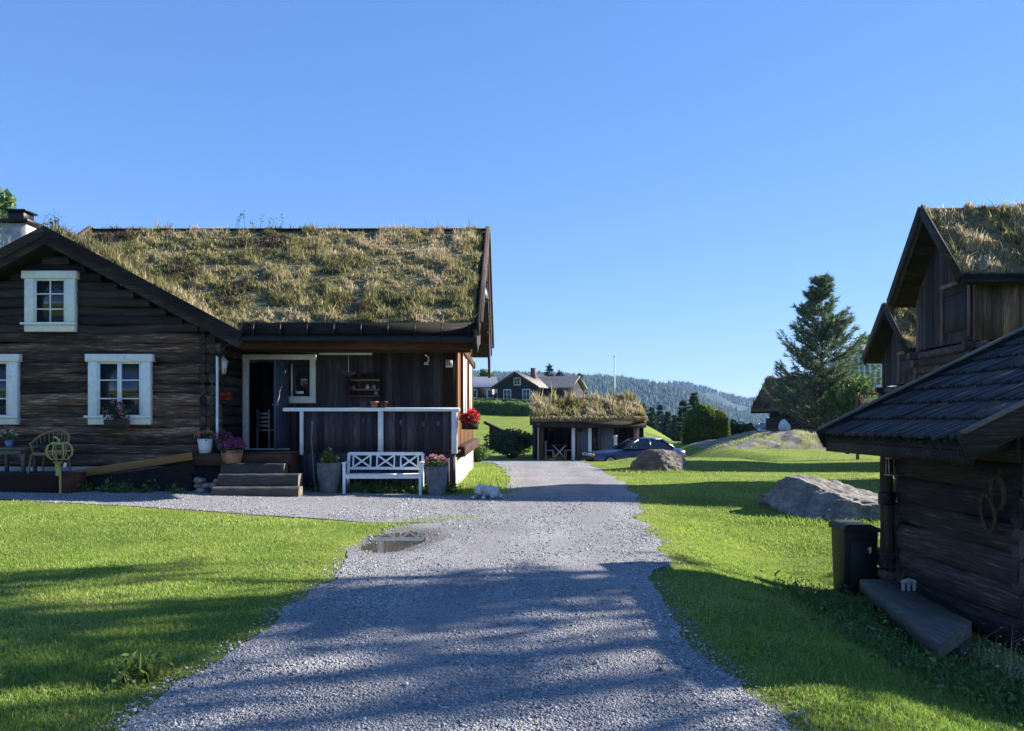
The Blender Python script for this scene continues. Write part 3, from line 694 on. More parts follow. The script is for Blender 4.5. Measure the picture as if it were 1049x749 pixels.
def window(cx, cz, w, h, y, cols, rows, cas, sash, over=.05, label=None):
    x0, x1, z0, z1 = cx - w / 2, cx + w / 2, cz - h / 2, cz + h / 2
    m = M()
    m.box((x0, y - .05, z0 + cas * .8), (x0 + cas, y + .08, z1 - cas * .8)); m.box((x1 - cas, y - .05, z0 + cas * .8), (x1, y + .08, z1 - cas * .8))
    m.box((x0 - over, y - .08, z1 - cas * .8), (x1 + over, y + .08, z1)); m.box((x0, y - .055, z0), (x1, y + .08, z0 + cas * .8))
    fr = m.build('window', 'white', house, label=label, bevel=.006)
    m = M(); m.box((x0 - over, y - .13, z0 + cas * .8 - .02), (x1 + over, y - .052, z0 + cas * .8 + .03)); m.build('sill', 'white', fr, bevel=.005)
    gx0, gx1, gz0, gz1 = x0 + cas, x1 - cas, z0 + cas * .8, z1 - cas * .8
    m = M(); m.box((gx0, y + .0, gz0), (gx1, y + .01, gz1)); m.build('pane', 'glass', fr)
    m = M(); t = .045
    sw = (gx1 - gx0) / sash
    for s in range(sash):
        a, b = gx0 + s * sw, gx0 + (s + 1) * sw
        m.box((a, y - .03, gz0), (a + t, y - .002, gz1)); m.box((b - t, y - .03, gz0), (b, y - .002, gz1))
        m.box((a + t, y - .03, gz0), (b - t, y - .002, gz0 + t)); m.box((a + t, y - .03, gz1 - t), (b - t, y - .002, gz1))
        for r in range(1, rows): zz = gz0 + (gz1 - gz0) * r / rows; m.box((a + t, y - .02, zz - .014), (b - t, y - .002, zz + .014))
        for c in range(1, cols): xx = a + (b - a) * c / cols; m.box((xx - .014, y - .022, gz0 + t), (xx + .014, y - .004, gz1 - t))
    m.build('sash', 'white', fr)
    return (x0, x1, z0, z1)
wy = WY - .13
W1 = window(gx(123, wy), (gz(363, wy) + gz(435, wy)) / 2, 1.32, gz(363, wy) - gz(435, wy), wy, 1, 3, .20, 2)
window(gx(-13, wy), (gz(363, wy) + gz(435, wy)) / 2, 1.32, gz(363, wy) - gz(435, wy), wy, 1, 3, .20, 2)
window(gx(52, wy), (gz(279, wy) + gz(339, wy)) / 2, 1.07, gz(276, wy) - gz(338, wy), wy, 2, 3, .20, 1, label='small white attic window with six panes')
# curtains and pots behind nothing: kept simple
# chimney
m = M(); cx0, cx1 = gx(8, 20.5), gx(34, 20.5)
m.box((cx0, 20.2, 3.5), (cx1, 20.85, 6.45)); ch = m.build('chimney', 'plaster', house, bevel=.015)
m = M(); m.box((cx0 - .09, 20.1, 6.45), (cx1 + .09, 20.95, 6.54)); m.box((cx0 + .12, 20.3, 6.54), (cx1 - .12, 20.75, 6.76)); m.box((cx0 + .05, 20.25, 6.76), (cx1 - .05, 20.8, 6.81)); m.build('chimney_cap', 'metal_dark', ch, bevel=.01)
# porch deck, skirting and rail
DY = 17.8; m = M()
y = DY
while y < FY - .03: m.box((-6.2, y, .86), (-1.2, min(y + .145, FY - .04), .9)); y += .15
y = 17.15
while y < 17.79: m.box((gx(197, 17.15) if y < WY - .12 else -6.2, y, .86), (-4.62, min(y + .145, 17.795), .9)); y += .15
m.build('porch_deck', 'beam_brown', house, bevel=.004)
m = M(); m.box((gx(197, 17.12), 17.10, .64), (-4.62, 17.146, .88)); m.box((-4.66, 17.15, .1), (-4.62, 17.77, .855)); m.build('deck_edge', 'beam_brown', house, bevel=.01)
m = M(); boards_x(m, -4.6, -1.22, DY - .02, .12, .87, .17); m.box((gx(198, 17.3), 17.32, .0), (-4.68, 17.36, .64)); m.build('skirting', 'board_z', house)
m = M(); m.box((gx(290, 17.75), DY - .09, 1.78), (gx(471, 17.75), DY + .03, 1.86)); rail = m.build('railing', 'white', house, bevel=.012)
for px, w, zb in ((309, .07, .84), (390, .11, .88), (465.5, .12, .86)):
    m = M(); c = gx(px, 17.75); m.box((c - w / 2, DY - .085, zb), (c + w / 2, DY - .035 + .05, 1.78)); m.build('post', 'white_dull', rail, bevel=.006)
m = M(); boards_x(m, gx(311.5, DY) , gx(462, DY), DY + .015, .885, 1.775, .13, .02, .002); m.build('balustrade_panel', 'board_z', rail)
for px in [326, 341, 348, 355, 363, 372, 378]: m = M().box((gx(px, DY) - .012, DY - .012, 1.52), (gx(px, DY) + .012, DY - .001, 1.52 + random.uniform(.06, .13))); m.build('peg', 'grey_wood', rail)
for px in [404, 411, 419, 427, 434, 443, 449]: m = M().box((gx(px, DY) - .03, DY - .012, 1.50 + random.uniform(-.05, .06)), (gx(px, DY) + .03, DY - .001, 1.54 + random.uniform(.0, .06))); m.build('peg', 'grey_wood', rail)
# house number
m = M(); m.box((gx(456.5, 19.07), FY - .135, gz(376.5, 19.07)), (gx(463.5, 19.07), FY - .115, gz(368.5, 19.07))); np_ = m.build('number_plate', 'white_dull', house)
def lettering(txt, size, loc, parent, mat, name='digits'):
    cu = bpy.data.curves.new(name, 'FONT'); cu.body = txt; cu.size = size; cu.extrude = .002; cu.align_x = 'CENTER'; cu.align_y = 'CENTER'
    t = bpy.data.objects.new(name, cu); COL.objects.link(t)
    me = bpy.data.meshes.new_from_object(t.evaluated_get(bpy.context.evaluated_depsgraph_get())); bpy.data.objects.remove(t)
    o = bpy.data.objects.new(name, me); COL.objects.link(o); me.materials.clear(); me.materials.append(MT[mat]); o.parent = parent
    off = OFF[parent.name]; o.location = tuple(loc[i] - off[i] for i in range(3)); o.rotation_euler = (R(90), 0, 0); return o
bpy.context.view_layer.update()
lettering('58', .15, (gx(460, 19.07), FY - .139, gz(372.5, 19.07)), np_, 'metal_dark')
# downpipe at the wing corner
m = M(); m.tube([(-6.21, 17.27, 2.95), (-6.21, 17.27, 1.05), (-6.13, 17.25, .96)], .028, 8);
m.build('downpipe', 'white_dull', house, smooth=True); m = M(); m.tube([(-5.7, 17.1, 3.27), (-6.0, 17.2, 3.14), (-6.21, 17.27, 2.94)], .03, 8); m.build('gutter_outlet', 'metal_dark', house, smooth=True)
# ================================================================== PORCH AND YARD THINGS
def steps():
    for px0, px1, y, z0, z1, lab, pr in (
        (217, 306, 16.42, T(-5.2, 17), .26, 'lowest thick log step in front of the porch', 0),
        (224, 306, 16.72, T(-5.2, 17), .50, 'second log step up to the porch', 0),
        (226, 291, 16.98, T(-5.2, 17), .70, 'topmost dark log step against the porch deck', 0)):
        m = M(); a, b = gx(px0, y - .15), gx(px1, y - .15)
        n = 14; prof = []
        V = []; 
        for i in range(n + 1):
            x = a + (b - a) * i / n; w = .02 * math.sin(i * 1.7 + y * 9)
            V += [(x, y - .17 + w, z0 - .05), (x, y - .19 + w * .7, z0 + (z1 - z0) * .5), (x, y - .16 + w, z1 - .03), (x, y - .12, z1 + w * .3), (x, y + .16, z1 - w * .3), (x, y + .16, z0 - .05)]
        F = [[i * 6 + k, (i + 1) * 6 + k, (i + 1) * 6 + (k + 1) % 6, i * 6 + (k + 1) % 6] for i in range(n) for k in range(6)]
        m.arr(V, F); m.arr(V[:6], [[0, 1, 2, 3, 4, 5]]); m.arr(V[-6:], [[5, 4, 3, 2, 1, 0]])
        tag(m.build('log_step', 'grey_wood' if y < 17.5 else 'beam_brown', origin=((a + b) / 2, y, z0)), lab, 'step')
steps()
# ramp plank, timber edging, pale board under it
yR = 17.5
m = M(); m.bar((gx(75, 16.7), 16.7, gz(486, 16.7)), (gx(197, 16.95), 16.95, gz(467, 16.95)), .06, .16)
m.bar((gx(78, 17.2), 17.2, gz(486, 17.2)), (gx(197, 17.3), 17.3, gz(469, 17.3)), .05, .15)
for i in range(9):
    t = (i + .5) / 9; p = 0
tag(m.build('ramp', 'yellow_plank', bevel=.006, origin=(-8, 17.0, .3)), 'raw yellow timber ramp sloping up to the porch along the log wall', 'ramp')
m = M(); m.prism([(gx(92, 16.8), 16.78, .0), (gx(196, 16.95), 16.97, .0), (gx(196, 16.95), 16.97, gz(474, 16.95)), (gx(92, 16.8), 16.78, gz(489, 16.8))], (0, .04, 0)); tag(m.build('ramp_shade', 'board_x', origin=(-8, 16.85, .1)), 'added dark sheet standing in for the shade under the yellow ramp', 'boards')  # dark sheet added to paint in the shadow below the ramp
ye = 16.15; zg = T(gx(40, ye), ye)
edg = thing('timber_edging', 'low terrace with a red-brown timber edge beneath the wicker furniture', 'terrace', (-11, ye, zg))
m = M(); m.box((-13.5, ye, zg - .05), (gx(60, ye), ye + .12, gz(485.5, ye))); m.box((gx(61, ye), ye - .03, zg - .08), (gx(73.5, ye), ye + .6, gz(485, ye)))
m.build('front_beam', 'red_plank', edg, bevel=.012)
m = M(); y = ye + .13
while y < 17.25: m.box((-13.5, y, gz(486.5, ye) - .05), (gx(60, ye), y + .14, gz(486.5, ye))); y += .15
m.build('deck_board', 'grey_wood', edg)
zt = gz(486.5, ye)
# --- white bench
def bench():
    y0 = 17.05; xa, xb = gx(351, y0), gx(432, y0); zg = T((xa + xb) / 2, y0); W = xb - xa
    b = thing('garden_bench', 'white garden bench with three crosses in its backrest, in front of the porch', 'bench', ((xa + xb) / 2, y0, zg))
    zt_ = gz(463.5, y0 + .45) ; zs = gz(486, y0)
    m = M()
    for i in range(5): m.box((xa + .04, y0 - .03 + i * .088, zs - .025), (xb - .04, y0 + .045 + i * .088, zs))
    m.box((xa + .06, y0 - .01, zs - .09), (xb - .06, y0 + .02, zs - .027))
    m.build('seat', 'white', b, bevel=.005)
    for x in (xa, xb - .06):
        m = M(); m.box((x, y0 - .02, zg - .02), (x + .06, y0 + .04, zs + .22)); m.build('leg', 'white', b, bevel=.006)
        m = M(); m.bar((x + .03, y0 + .42, zg - .02), (x + .03, y0 + .42, zs), .06, .06, (0, 1, 0)); m.bar((x + .03, y0 + .42, zs), (x + .03, y0 + .52, zt_ - .02), .06, .055, (0, 1, 0)); m.build('leg', 'white', b, bevel=.006)
        m = M(); m.box((x - .012, y0 - .06, zs + .22), (x + .072, y0 + .46, zs + .25)); m.build('armrest', 'white', b, bevel=.008)
    m = M(); fy = lambda z: y0 + .42 + .10 * (z - zs) / (zt_ - zs)
    def bb(x0, z0, x1, z1, w): m.bar((x0, fy(z0), z0), (x1, fy(z1), z1), .03, w, (0, 0, 1) if abs(x1 - x0) > abs(z1 - z0) * .2 else (1, 0, 0))
    zb = zs + .10
    bb(xa + .03, zt_ - .03, xb - .03, zt_ - .03, .07); bb(xa + .05, zb, xb - .05, zb, .06)
    inner = W - .12; cw = inner / 3
    for k in range(3):
        a = xa + .06 + k * cw + .07; c = a + cw - .14
        for x in (a, c): m.bar((x, fy(zb + .03), zb + .03), (x, fy(zt_ - .065), zt_ - .065), .032, .03, (0, 1, 0))
        m.bar((a + .02, fy(zb + .035), zb + .035), (c - .02, fy(zt_ - .07), zt_ - .07), .028, .036); m.bar((a + .02, fy(zt_ - .07) + .006, zt_ - .07), (c - .02, fy(zb + .035) + .006, zb + .035), .028, .036)
    m.build('backrest', 'white', b, bevel=.004)
bench()
# --- pots
def pot(name, label, c, prof, mat, plant, leafmat, fmat, pr, ph, nl, nf, ls=.035, fs=.022, cat='flower pot', group=None, smooth=True, n=20):
    t = thing(name, label, cat, c, group=group)
    m = M(); top = prof[-1]; inner = [(top[0] - .02, top[1]), (top[0] - .03, top[1] - .05), (0, top[1] - .05)]
    m.lathe(c, [(0, 0)] + prof + inner, n); m.build('pot', mat, t, smooth=False)
    m = M(); z = c[2] + top[1] - .04
    m.lathe((c[0], c[1], z), [(0, .02), (top[0] - .03, .004), (top[0] - .03, -.005)], 12); m.build('soil', 'soil', t)
    ctr = (c[0], c[1], z + ph * .42)
    m = M(); P = lobe_points(ctr, (pr, pr, ph * .58), nl, .8); P[:, 2] = np.maximum(P[:, 2], z + .01); leaves(m, P, ls, np.clip(.5 + RNG.normal(0, .25, nl), 0, 1))
    m.build('foliage', leafmat, t)
    if nf:
        m = M(); Pc = lobe_points((ctr[0], ctr[1], ctr[2] + ph * .08), (pr * 1.02, pr * 1.02, ph * .6), nf, .15); Pc = Pc[Pc[:, 2] > ctr[2] - ph * .1]
        P = (Pc[:, None, :] + RNG.normal(0, fs * .8, (len(Pc), 7, 3))).reshape(-1, 3); leaves(m, P, fs, RNG.random(len(P))); m.build('blossom', fmat, t)
    return t
tall = [(.15, 0), (.18, .02), (.225, .36), (.235, .58), (.24, .66)]
yb = 17.15
c = (gx(447, yb), yb, T(gx(447, yb), yb)); pot('flower_pot', 'tall grey tapered planter with pink flowers right of the white bench', c, [(r * .98, z * .94) for r, z in tall], 'concrete', 0, 'leaf', 'f_pink', .22, .26, 420, 55)
c = (gx(337, yb + .2), yb + .2, T(gx(337, yb), yb)); pot('flower_pot', 'tall grey planter with a green leafy plant left of the white bench', c, [(r * 1.08, z * .98) for r, z in tall], 'concrete', 0, 'leaf_yellow', 'f_white', .2, .3, 380, 8)
yd = 17.24
pot('flower_pot', 'white pot with salmon pink flowers at the left end of the porch', (gx(210.5, yd), yd, .9), [(.12, 0), (.165, .30)], 'white_dull', 0, 'leaf_dark', 'f_salmon', .20, .20, 260, 70)
pot('flower_pot', 'dark pot of magenta flowers between the white pot and the terracotta pot', (gx(229, yd + .2), yd + .12, .9), [(.13, 0), (.17, .2)], 'metal_dark', 0, 'leaf_dark', 'f_magenta', .24, .26, 300, 90)
ys = 17.0
pot('flower_pot', 'square terracotta pot of magenta pink flowers standing on the top step', (gx(237, 16.95), 16.98, .70), [(.19, 0), (.235, .27)], 'terracotta', 0, 'leaf_dark', 'f_magenta', .27, .27, 300, 100, n=4)
pot('flower_pot', 'small blue pot with a green plant on the grey wicker table', (gx(9.5, 16.85), 16.85, zt + .52), [(.06, 0), (.085, .15)], 'blue_pot', 0, 'leaf', 'f_white', .16, .24, 160, 10, ls=.03)
# pots on the rail
for px, mt, lab in ((383.5, 'terracotta', 'small terracotta pot on the white porch rail'), (393, 'rust', 'small brown clay pot on the white porch rail beside the terracotta one')):
    t = thing('clay_pot', lab, 'pot', (gx(px, 17.75), 17.75, 1.86)); m = M()
    m.lathe((gx(px, 17.75), 17.75, 1.86), [(0, 0), (.05, 0), (.075, .11), (.09, .11), (.09, .135), (.07, .135), (.06, .04), (0, .04)], 14); m.build('pot_body', mt, t)
# window flower box
def flowerbox(name, label, x0, x1, y, z, mat, fm, fh, h=.16, d=.16, along='X', nf=60):
    t = thing(name, label, 'flower box', ((x0 + x1) / 2, y, z)); m = M()
    m.box((x0, y - d / 2, z), (x1, y - d / 2 + .02, z + h)); m.box((x0, y + d / 2 - .02, z), (x1, y + d / 2, z + h)); m.box((x0, y - d / 2 + .02, z), (x0 + .02, y + d / 2 - .02, z + h)); m.box((x1 - .02, y - d / 2 + .02, z), (x1, y + d / 2 - .02, z + h)); m.box((x0 + .02, y - d / 2 + .02, z + .02), (x1 - .02, y + d / 2 - .02, z + h - .03))
    m.build('box', mat, t)
    m = M(); n = 420; P = lobe_points(((x0 + x1) / 2, y, z + h + fh * .3), ((x1 - x0) * .56, d * 1.05, fh * .7), n, .9); leaves(m, P, .032, RNG.random(n)); m.build('foliage', 'leaf_dark' if fm != 'f_red2' else 'leaf', t)
    m = M(); Pc = lobe_points(((x0 + x1) / 2, y - .03, z + h + fh * .5), ((x1 - x0) * .55, d * 1.2, fh * .7), nf, .35)
    P = (Pc[:, None, :] + RNG.normal(0, .028, (nf, 12, 3))).reshape(-1, 3); leaves(m, P, .024, RNG.random(len(P))); m.build('blossom', fm, t)
    return t
flowerbox('flower_box', 'wooden flower box with red geraniums under the large log wall window', gx(108, 17.1), gx(131, 17.1), 17.10, gz(438, 17.1), 'grey_wood', 'f_pink', .36, nf=14)
flowerbox('flower_box', 'wooden flower box with bright red geraniums at the porch corner', gx(473, 17.75), gx(490, 17.75), 17.72, gz(440, 17.75), 'board_brown', 'f_red', .22, nf=70)
# red flowers hanging left of the door + wall lantern
t = thing('hanging_basket', 'hanging pot of red flowers left of the doorway', 'hanging pot', (gx(230, 17.5), 17.5, gz(410, 17.5)))
c0 = (gx(230, 17.5), 17.5, gz(410, 17.5))
m = M(); m.lathe(c0, [(0, -.12), (.09, -.10), (.13, 0), (.11, 0), (0, -.04)], 12); m.build('pot', 'metal_dark', t)
m = M(); m.tube([(c0[0], c0[1], c0[2]), (c0[0], c0[1], 3.3)], .006, 5); m.build('hanger', 'metal_dark', t)
m = M(); P = lobe_points((c0[0], c0[1], c0[2] + .05), (.16, .16, .09), 160, .9); leaves(m, P, .03, RNG.random(160)); m.build('foliage', 'leaf_dark', t)
m = M(); P = lobe_points((c0[0], c0[1] - .03, c0[2] + .06), (.16, .16, .1), 260, .3); leaves(m, P, .024, RNG.random(260)); m.build('blossom', 'f_red', t)
lx, ly, lz = gx(229, 17.55), 17.55, gz(374, 17.55)
t = thing('wall_lantern', 'white wall lantern on the black boards left of the doorway', 'lantern', (lx, ly, lz))
m = M(); m.lathe((lx, ly, lz), [(.0, -.20), (.05, -.19), (.085, .02), (.085, .06)], 6); m.build('lamp_shade', 'lamp_glass', t)
m = M(); m.lathe((lx, ly, lz + .06), [(.11, 0), (.04, .10), (.0, .13)], 6); m.tube([(lx, ly, lz + .18), (lx - .1, ly + .02, lz + .25), (-6.3, ly, lz + .1)], .012, 6); m.build('bracket', 'white_dull', t)
# tube lamp under the eave, wall shelf, ornament
yw = 19.0
xa, xb = gx(327, yw), gx(381, yw); zz = gz(362.5, yw)
t = thing('strip_lamp', 'white strip lamp hung under the porch eave', 'lamp', ((xa + xb) / 2, yw, zz))
m = M(); m.box((xa, yw - .05, zz - .025), (xb, yw + .05, zz + .025)); m.build('lamp_body', 'white', t, bevel=.01)
for x in (xa + .02, xb - .02): m = M().tube([(x, yw, zz), (x, yw, 3.36)], .008, 5); m.build('hanger', 'metal_dark', t)
xh = gx(357, 18.8); t = thing('hanging_wind_spinner', 'small grey fan-shaped ornament hung on a cord beside the wall shelf', 'ornament', (xh, 18.8, gz(384, 18.8)))
m = M(); m.tube([(xh, 18.8, gz(365, 18.8)), (xh, 18.8, gz(381, 18.8))], .008, 5); m.build('cord', 'white_dull', t)
m = M(); zz = gz(383, 18.8)
m.prism([(xh - .19, 18.8, zz + .05), (xh + .03, 18.8, zz - .07), (xh + .16, 18.8, zz + .03), (xh, 18.8, zz + .08)], (0, .02, 0)); m.build('vane', 'grey_wood', t)
x0, x1, z0, z1 = gx(358.5, 19.1), gx(389.5, 19.1), gz(407, 19.1), gz(381, 19.1); ysf = 19.06
t = thing('wall_shelf', 'wooden rack with two ledges holding small jars on the black porch wall', 'shelf', ((x0 + x1) / 2, ysf, z0))
m = M()
for k in range(5): a = x0 + (x1 - x0) * k / 5; m.box((a + .005, ysf + .05, z0 + .01), (a + (x1 - x0) / 5 - .005, ysf + .07, z1 - (.02 if k % 2 else .05)))
m.build('back_board', 'board_brown', t)
for z in (z0, z0 + .15, z0 + .37):
    m = M(); m.box((x0, ysf - .06, z), (x1, ysf + .048, z + .018)); m.box((x0, ysf - .075, z), (x1, ysf - .061, z + .05)); m.build('ledge', 'grey_wood', t)
for k, (px, zb, mt, lab) in enumerate([(362, .168, 'terracotta', 'tiny clay pot at the left of the rack ledge'), (376.5, .168, 'lamp_glass', 'pale glass jar in the middle of the rack ledge'), (383, .168, 'blue_pot', 'small blue-grey jar at the right of the rack ledge'), (371, .388, 'metal_dark', 'dark little pot on the upper rack ledge'), (385, .018, 'terracotta', 'reddish clay pot on the lowest rack ledge'), (377, .018, 'rubber', 'black pot on the lowest rack ledge')]):
    m = M(); c = (gx(px, 19.03), 19.03, z0 + zb); m.lathe(c, [(0, .0), (.045, 0), (.05, .08), (.03, .10), (.032, .12), (0, .12)], 10); tag(m.build('jar', mt, origin=c), lab, 'jar')
m = M(); P = lobe_points((gx(358.5, 19.0), 19.0, gz(395, 19.0)), (.14, .07, .2), 160, .9); leaves(m, P, .03, RNG.random(160)); tag(m.build('dried_flowers', 'f_magenta', origin=(gx(358, 19), 19.0, gz(399, 19.0))), 'bunch of dull purple dried flowers hanging at the rack', 'flowers')
bpy.data.objects['dried_flowers'].data.materials[0] = m_leaf('dried_petal', [(0, (.05, .02, .05)), (1, (.14, .06, .13))])
m = M(); cx, cz = gx(437, 19.13), gz(368, 19.13)
m.tube([(cx - .03, 19.13, cz + .09), (cx + .04, 19.13, cz + .05), (cx + .05, 19.13, cz - .03), (cx + .01, 19.13, cz - .09), (cx - .05, 19.13, cz - .09)], .018, 6); m.box((cx - .06, 19.12, cz - .13), (cx + .06, 19.15, cz - .11))
tag(m.build('wall_ornament', 'white_dull', origin=(cx, 19.13, cz), smooth=False), 'curved white metal ornament high on the black porch wall', 'ornament')
# hose and tap post
m = M(); y = 17.35; m.tube([(gx(317, y), y + .28, gz(434, y)), (gx(316.5, y), y + .2, gz(450, y)), (gx(319, y), y + .15, gz(470, y)), (gx(321, y), y + .05, gz(488, y)), (gx(324, y), y - .05, gz(502, y)), (gx(326, y), y - .2, T(-4.1, 17.2) + .02)], .016, 7)
m.ball((gx(317, y), y + .28, gz(433, y)), .04, 8, 6); tag(m.build('garden_hose', 'hose', origin=(gx(320, y), y, .1), smooth=True), 'thin grey hose hanging from the porch rail to the gravel', 'hose')
# stones left of the steps
for i in range(15):
    px = random.uniform(201, 222); k = i % 3; y = 16.72 + random.uniform(0, .3); r = random.uniform(.06, .10)
    m = M(); c = (gx(px, y), y, T(gx(px, y), y) + r * .5 + k * .11); m.ball(c, r, 9, 6, (1.15, .9, .75)); V = m.V[0]; V += RNG.normal(0, .007, V.shape)
    tag(m.build('field_stone', 'stone', origin=c, smooth=False), 'rounded grey stone in the loose heap left of the log steps', 'stone', 'stones heaped beside the log steps')
# wicker chair, table, lantern
def wicker():
    y = 16.75; x = gx(51, y); z0 = zt
    t = thing('wicker_chair', 'round-backed wicker armchair against the log wall', 'chair', (x, y, z0)); r = .36
    m = M(); top = []; base = []
    for i in range(17):
        a = R(-20 + 220 * i / 16); top.append((x + r * math.cos(a) * 1.02, y + r * .85 * math.sin(a), z0 + .60 + .26 * max(0, math.sin(a)))); base.append((x + r * .85 * math.cos(a), y + r * .72 * math.sin(a), z0 + .40))
    m.tube(top, .026, 7)
    for p, q in zip(top[::1], base[::1]): m.tube([p, q], .011, 5)
    m.tube([(a, b, c + .11) for a, b, c in base], .013, 5); m.build('backrest', 'wicker', t, smooth=True)
    m = M(); m.lathe((x, y, z0 + .36), [(0, 0), (.31, 0), (.335, .03), (.31, .06), (0, .06)], 18); m.build('seat', 'wicker', t)
    m = M(); m.ball((x - .06, y - .02, z0 + .50), .14, 12, 8, (1.2, .6, 1)); m.build('cushion', 'metal_dark', t, smooth=True)
    for sx, sy in ((-1, -1), (1, -1), (-1, 1), (1, 1)):
        m = M(); m.tube([(x + sx * .25, y + sy * .22, z0 + .37), (x + sx * .29, y + sy * .26, z0)], .02, 7); m.build('leg', 'wicker', t)
    x = gx(15.5, y); t = thing('wicker_table', 'low grey wicker side table left of the armchair', 'table', (x, y, z0))
    m = M(); m.box((x - .34, y - .25, z0 + .47), (x + .34, y + .25, z0 + .52)); m.box((x - .32, y - .23, z0 + .38), (x + .32, y - .20, z0 + .47)); m.build('tabletop', 'wicker_grey', t, bevel=.015)
    for sx in (-1, 1):
        for sy in (-1, 1):
            m = M(); m.box((x + sx * .29 - .03, y + sy * .2 - .03, z0), (x + sx * .29 + .03, y + sy * .2 + .03, z0 + .46))
            m.tube([(x + sx * .27, y + sy * .2, z0 + .26), (x + sx * .22, y + sy * .2, z0 + .36), (x + sx * .12, y + sy * .2, z0 + .40)], .018, 6); m.build('leg', 'wicker_grey', t)
    y = 16.0; x = gx(61, y); zc = gz(462, y); t = thing('pumpkin_lantern', 'pale yellow pumpkin-shaped wire lantern on a short post', 'lantern', (x, y, T(x, y)))
    m = M()
    for k in range(8):
        a = 2 * math.pi * k / 8; m.tube([(x + math.cos(a) * rr * .24, y + math.sin(a) * rr * .24, zc + zz * .17) for rr, zz in ((.15, -1), (.62, -.95), (.95, -.5), (1.02, .0), (.9, .6), (.55, .98), (.2, .8))], .013, 6)
    m.lathe((x, y, zc), [(.235, -.01), (.25, 0), (.235, .01), (.23, 0)], 20); m.build('cage', 'gold', t, smooth=True)
    m = M(); m.lathe((x, y, zc + .12), [(.13, 0), (.15, .03), (.12, .05), (.03, .05)], 16); m.tube([(x, y, zc + .15), (x - .02, y, zc + .23), (x - .10, y, zc + .28)], .02, 7); m.build('lid', 'gold', t, smooth=True)
    m = M(); m.lathe((x - .03, y, gz(473, y)), [(.10, .0), (.05, -.05), (.055, -.12), (.035, -.2), (.05, -.26), (.03, -.28)], 12); m.tube([(x + .01, y, gz(478, y)), (x + .015, y, T(x, y))], .022, 7); m.build('post', 'gold', t, smooth=True)
    m = M(); m.box((x + .08, y - .01, gz(479, y)), (x + .13, y + .01, gz(474, y)), Matrix.Rotation(R(15), 4, 'Y')); m.build('paper_tag', 'white', t)
wicker()

# --- dog
def dog():
    bx, by = gx(497, 16.55), 16.55; z0 = T(bx, by) + .012
    t = thing('dog', 'white shaggy dog lying at the corner of the house beside the drive', 'dog', (bx, by, z0))
    blobs = [((.06, .10, .13), .135, (1.25, 1, .95)), ((.17, .13, .115), .125, (1, 1, .95)), ((-.06, .05, .14), .125, (1, 1, 1)), ((-.10, -.01, .20), .09, (1, 1, 1)),  # rump, trunk, chest, neck
             ((-.12, -.09, .165), .085, (1, 1, .95)), ((-.155, -.165, .125), .050, (1, 1.1, .85)), ((-.165, -.205, .115), .036, (1, 1, .8)),
             ((-.03, -.12, .035), .04, (.9, 2.6, .85)), ((-.23, -.09, .035), .04, (.9, 2.4, .85)), ((-.03, -.21, .03), .04, (1, 1, .75)), ((-.23, -.18, .03), .04, (1, 1, .75)),
             ((.18, -.02, .07), .085, (1, 1.2, .85)), ((.14, -.12, .035), .04, (.9, 1.7, .8)), ((.29, .10, .05), .05, (1.3, 1, .8)), ((.31, .0, .035), .035, (1, 1.8, .8)),
             ((-.045, -.07, .17), .036, (.6, 1, 1.6)), ((-.195, -.05, .17), .036, (.6, 1, 1.6))]
    bm = bmesh.new()
    for c, r, sq in blobs:
        g = bmesh.ops.create_icosphere(bm, subdivisions=3, radius=r)
        for v in g['verts']: v.co = Vector((v.co.x * sq[0], v.co.y * sq[1], v.co.z * sq[2])) + Vector(c)
    me = bpy.data.meshes.new('dog_body'); bm.to_mesh(me); bm.free(); me.materials.append(MT['dog'])
    o = bpy.data.objects.new('body', me); COL.objects.link(o)
    r = o.modifiers.new('r', 'REMESH'); r.mode = 'VOXEL'; r.voxel_size = .012
    sm = o.modifiers.new('s', 'SMOOTH'); sm.iterations = 6; sm.factor = .5
    bpy.context.view_layer.update()
    ev = bpy.data.meshes.new_from_object(o.evaluated_get(bpy.context.evaluated_depsgraph_get())); o.modifiers.clear(); o.data = ev
    for v in ev.vertices:
        n = mnoise.noise(v.co * 38) * .010 + mnoise.noise(v.co * 90) * .004; v.co += v.normal * n
        if v.co.z < 0: v.co.z = 0
    for p in ev.polygons: p.use_smooth = True
    o.parent = t; OFF[o.name] = (bx, by, z0)
    vs = np.array([v.co[:] for v in ev.vertices]); ns = np.array([v.normal[:] for v in ev.vertices])
    k = RNG.choice(len(vs), 9000); k = k[vs[k, 2] > .02]; P = vs[k] - ns[k] * .004; n = len(k)
    m = M(); a = RNG.normal(0, 1, (n, 3)); sd = np.cross(ns[k], a); sd /= np.linalg.norm(sd, axis=1)[:, None]
    tip = P + (ns[k] * .6 + np.array([.25, .1, -.75]) * .7 + RNG.normal(0, .2, (n, 3))) * (.026 * np.exp(RNG.normal(0, .3, n)))[:, None]
    m.arr(np.stack([P - sd * .0028, P + sd * .0028, tip], 1).reshape(-1, 3), (np.arange(n) * 3)[:, None] + np.arange(3), np.repeat(RNG.random(n), 3))
    m.build('fur', m_leaf('fur', [(0, (.30, .29, .27)), (1, (.72, .71, .68))], .2), t, local=True)
    m = M(); m.ball((-.168, -.236, .125), .018, 10, 7, (1.2, .8, .8)); m.build('nose', 'nose', t, local=True, smooth=True)
    for ex in (-.165, -.095): 
        m = M(); m.ball((ex, -.163, .185), .012, 9, 7); m.build('eye', 'nose', t, local=True, smooth=True)
    m = M(); m.tube([(-.185, -.222, .098), (-.165, -.238, .095), (-.145, -.222, .098)], .004, 5); m.build('mouth', 'nose', t, local=True)
dog()
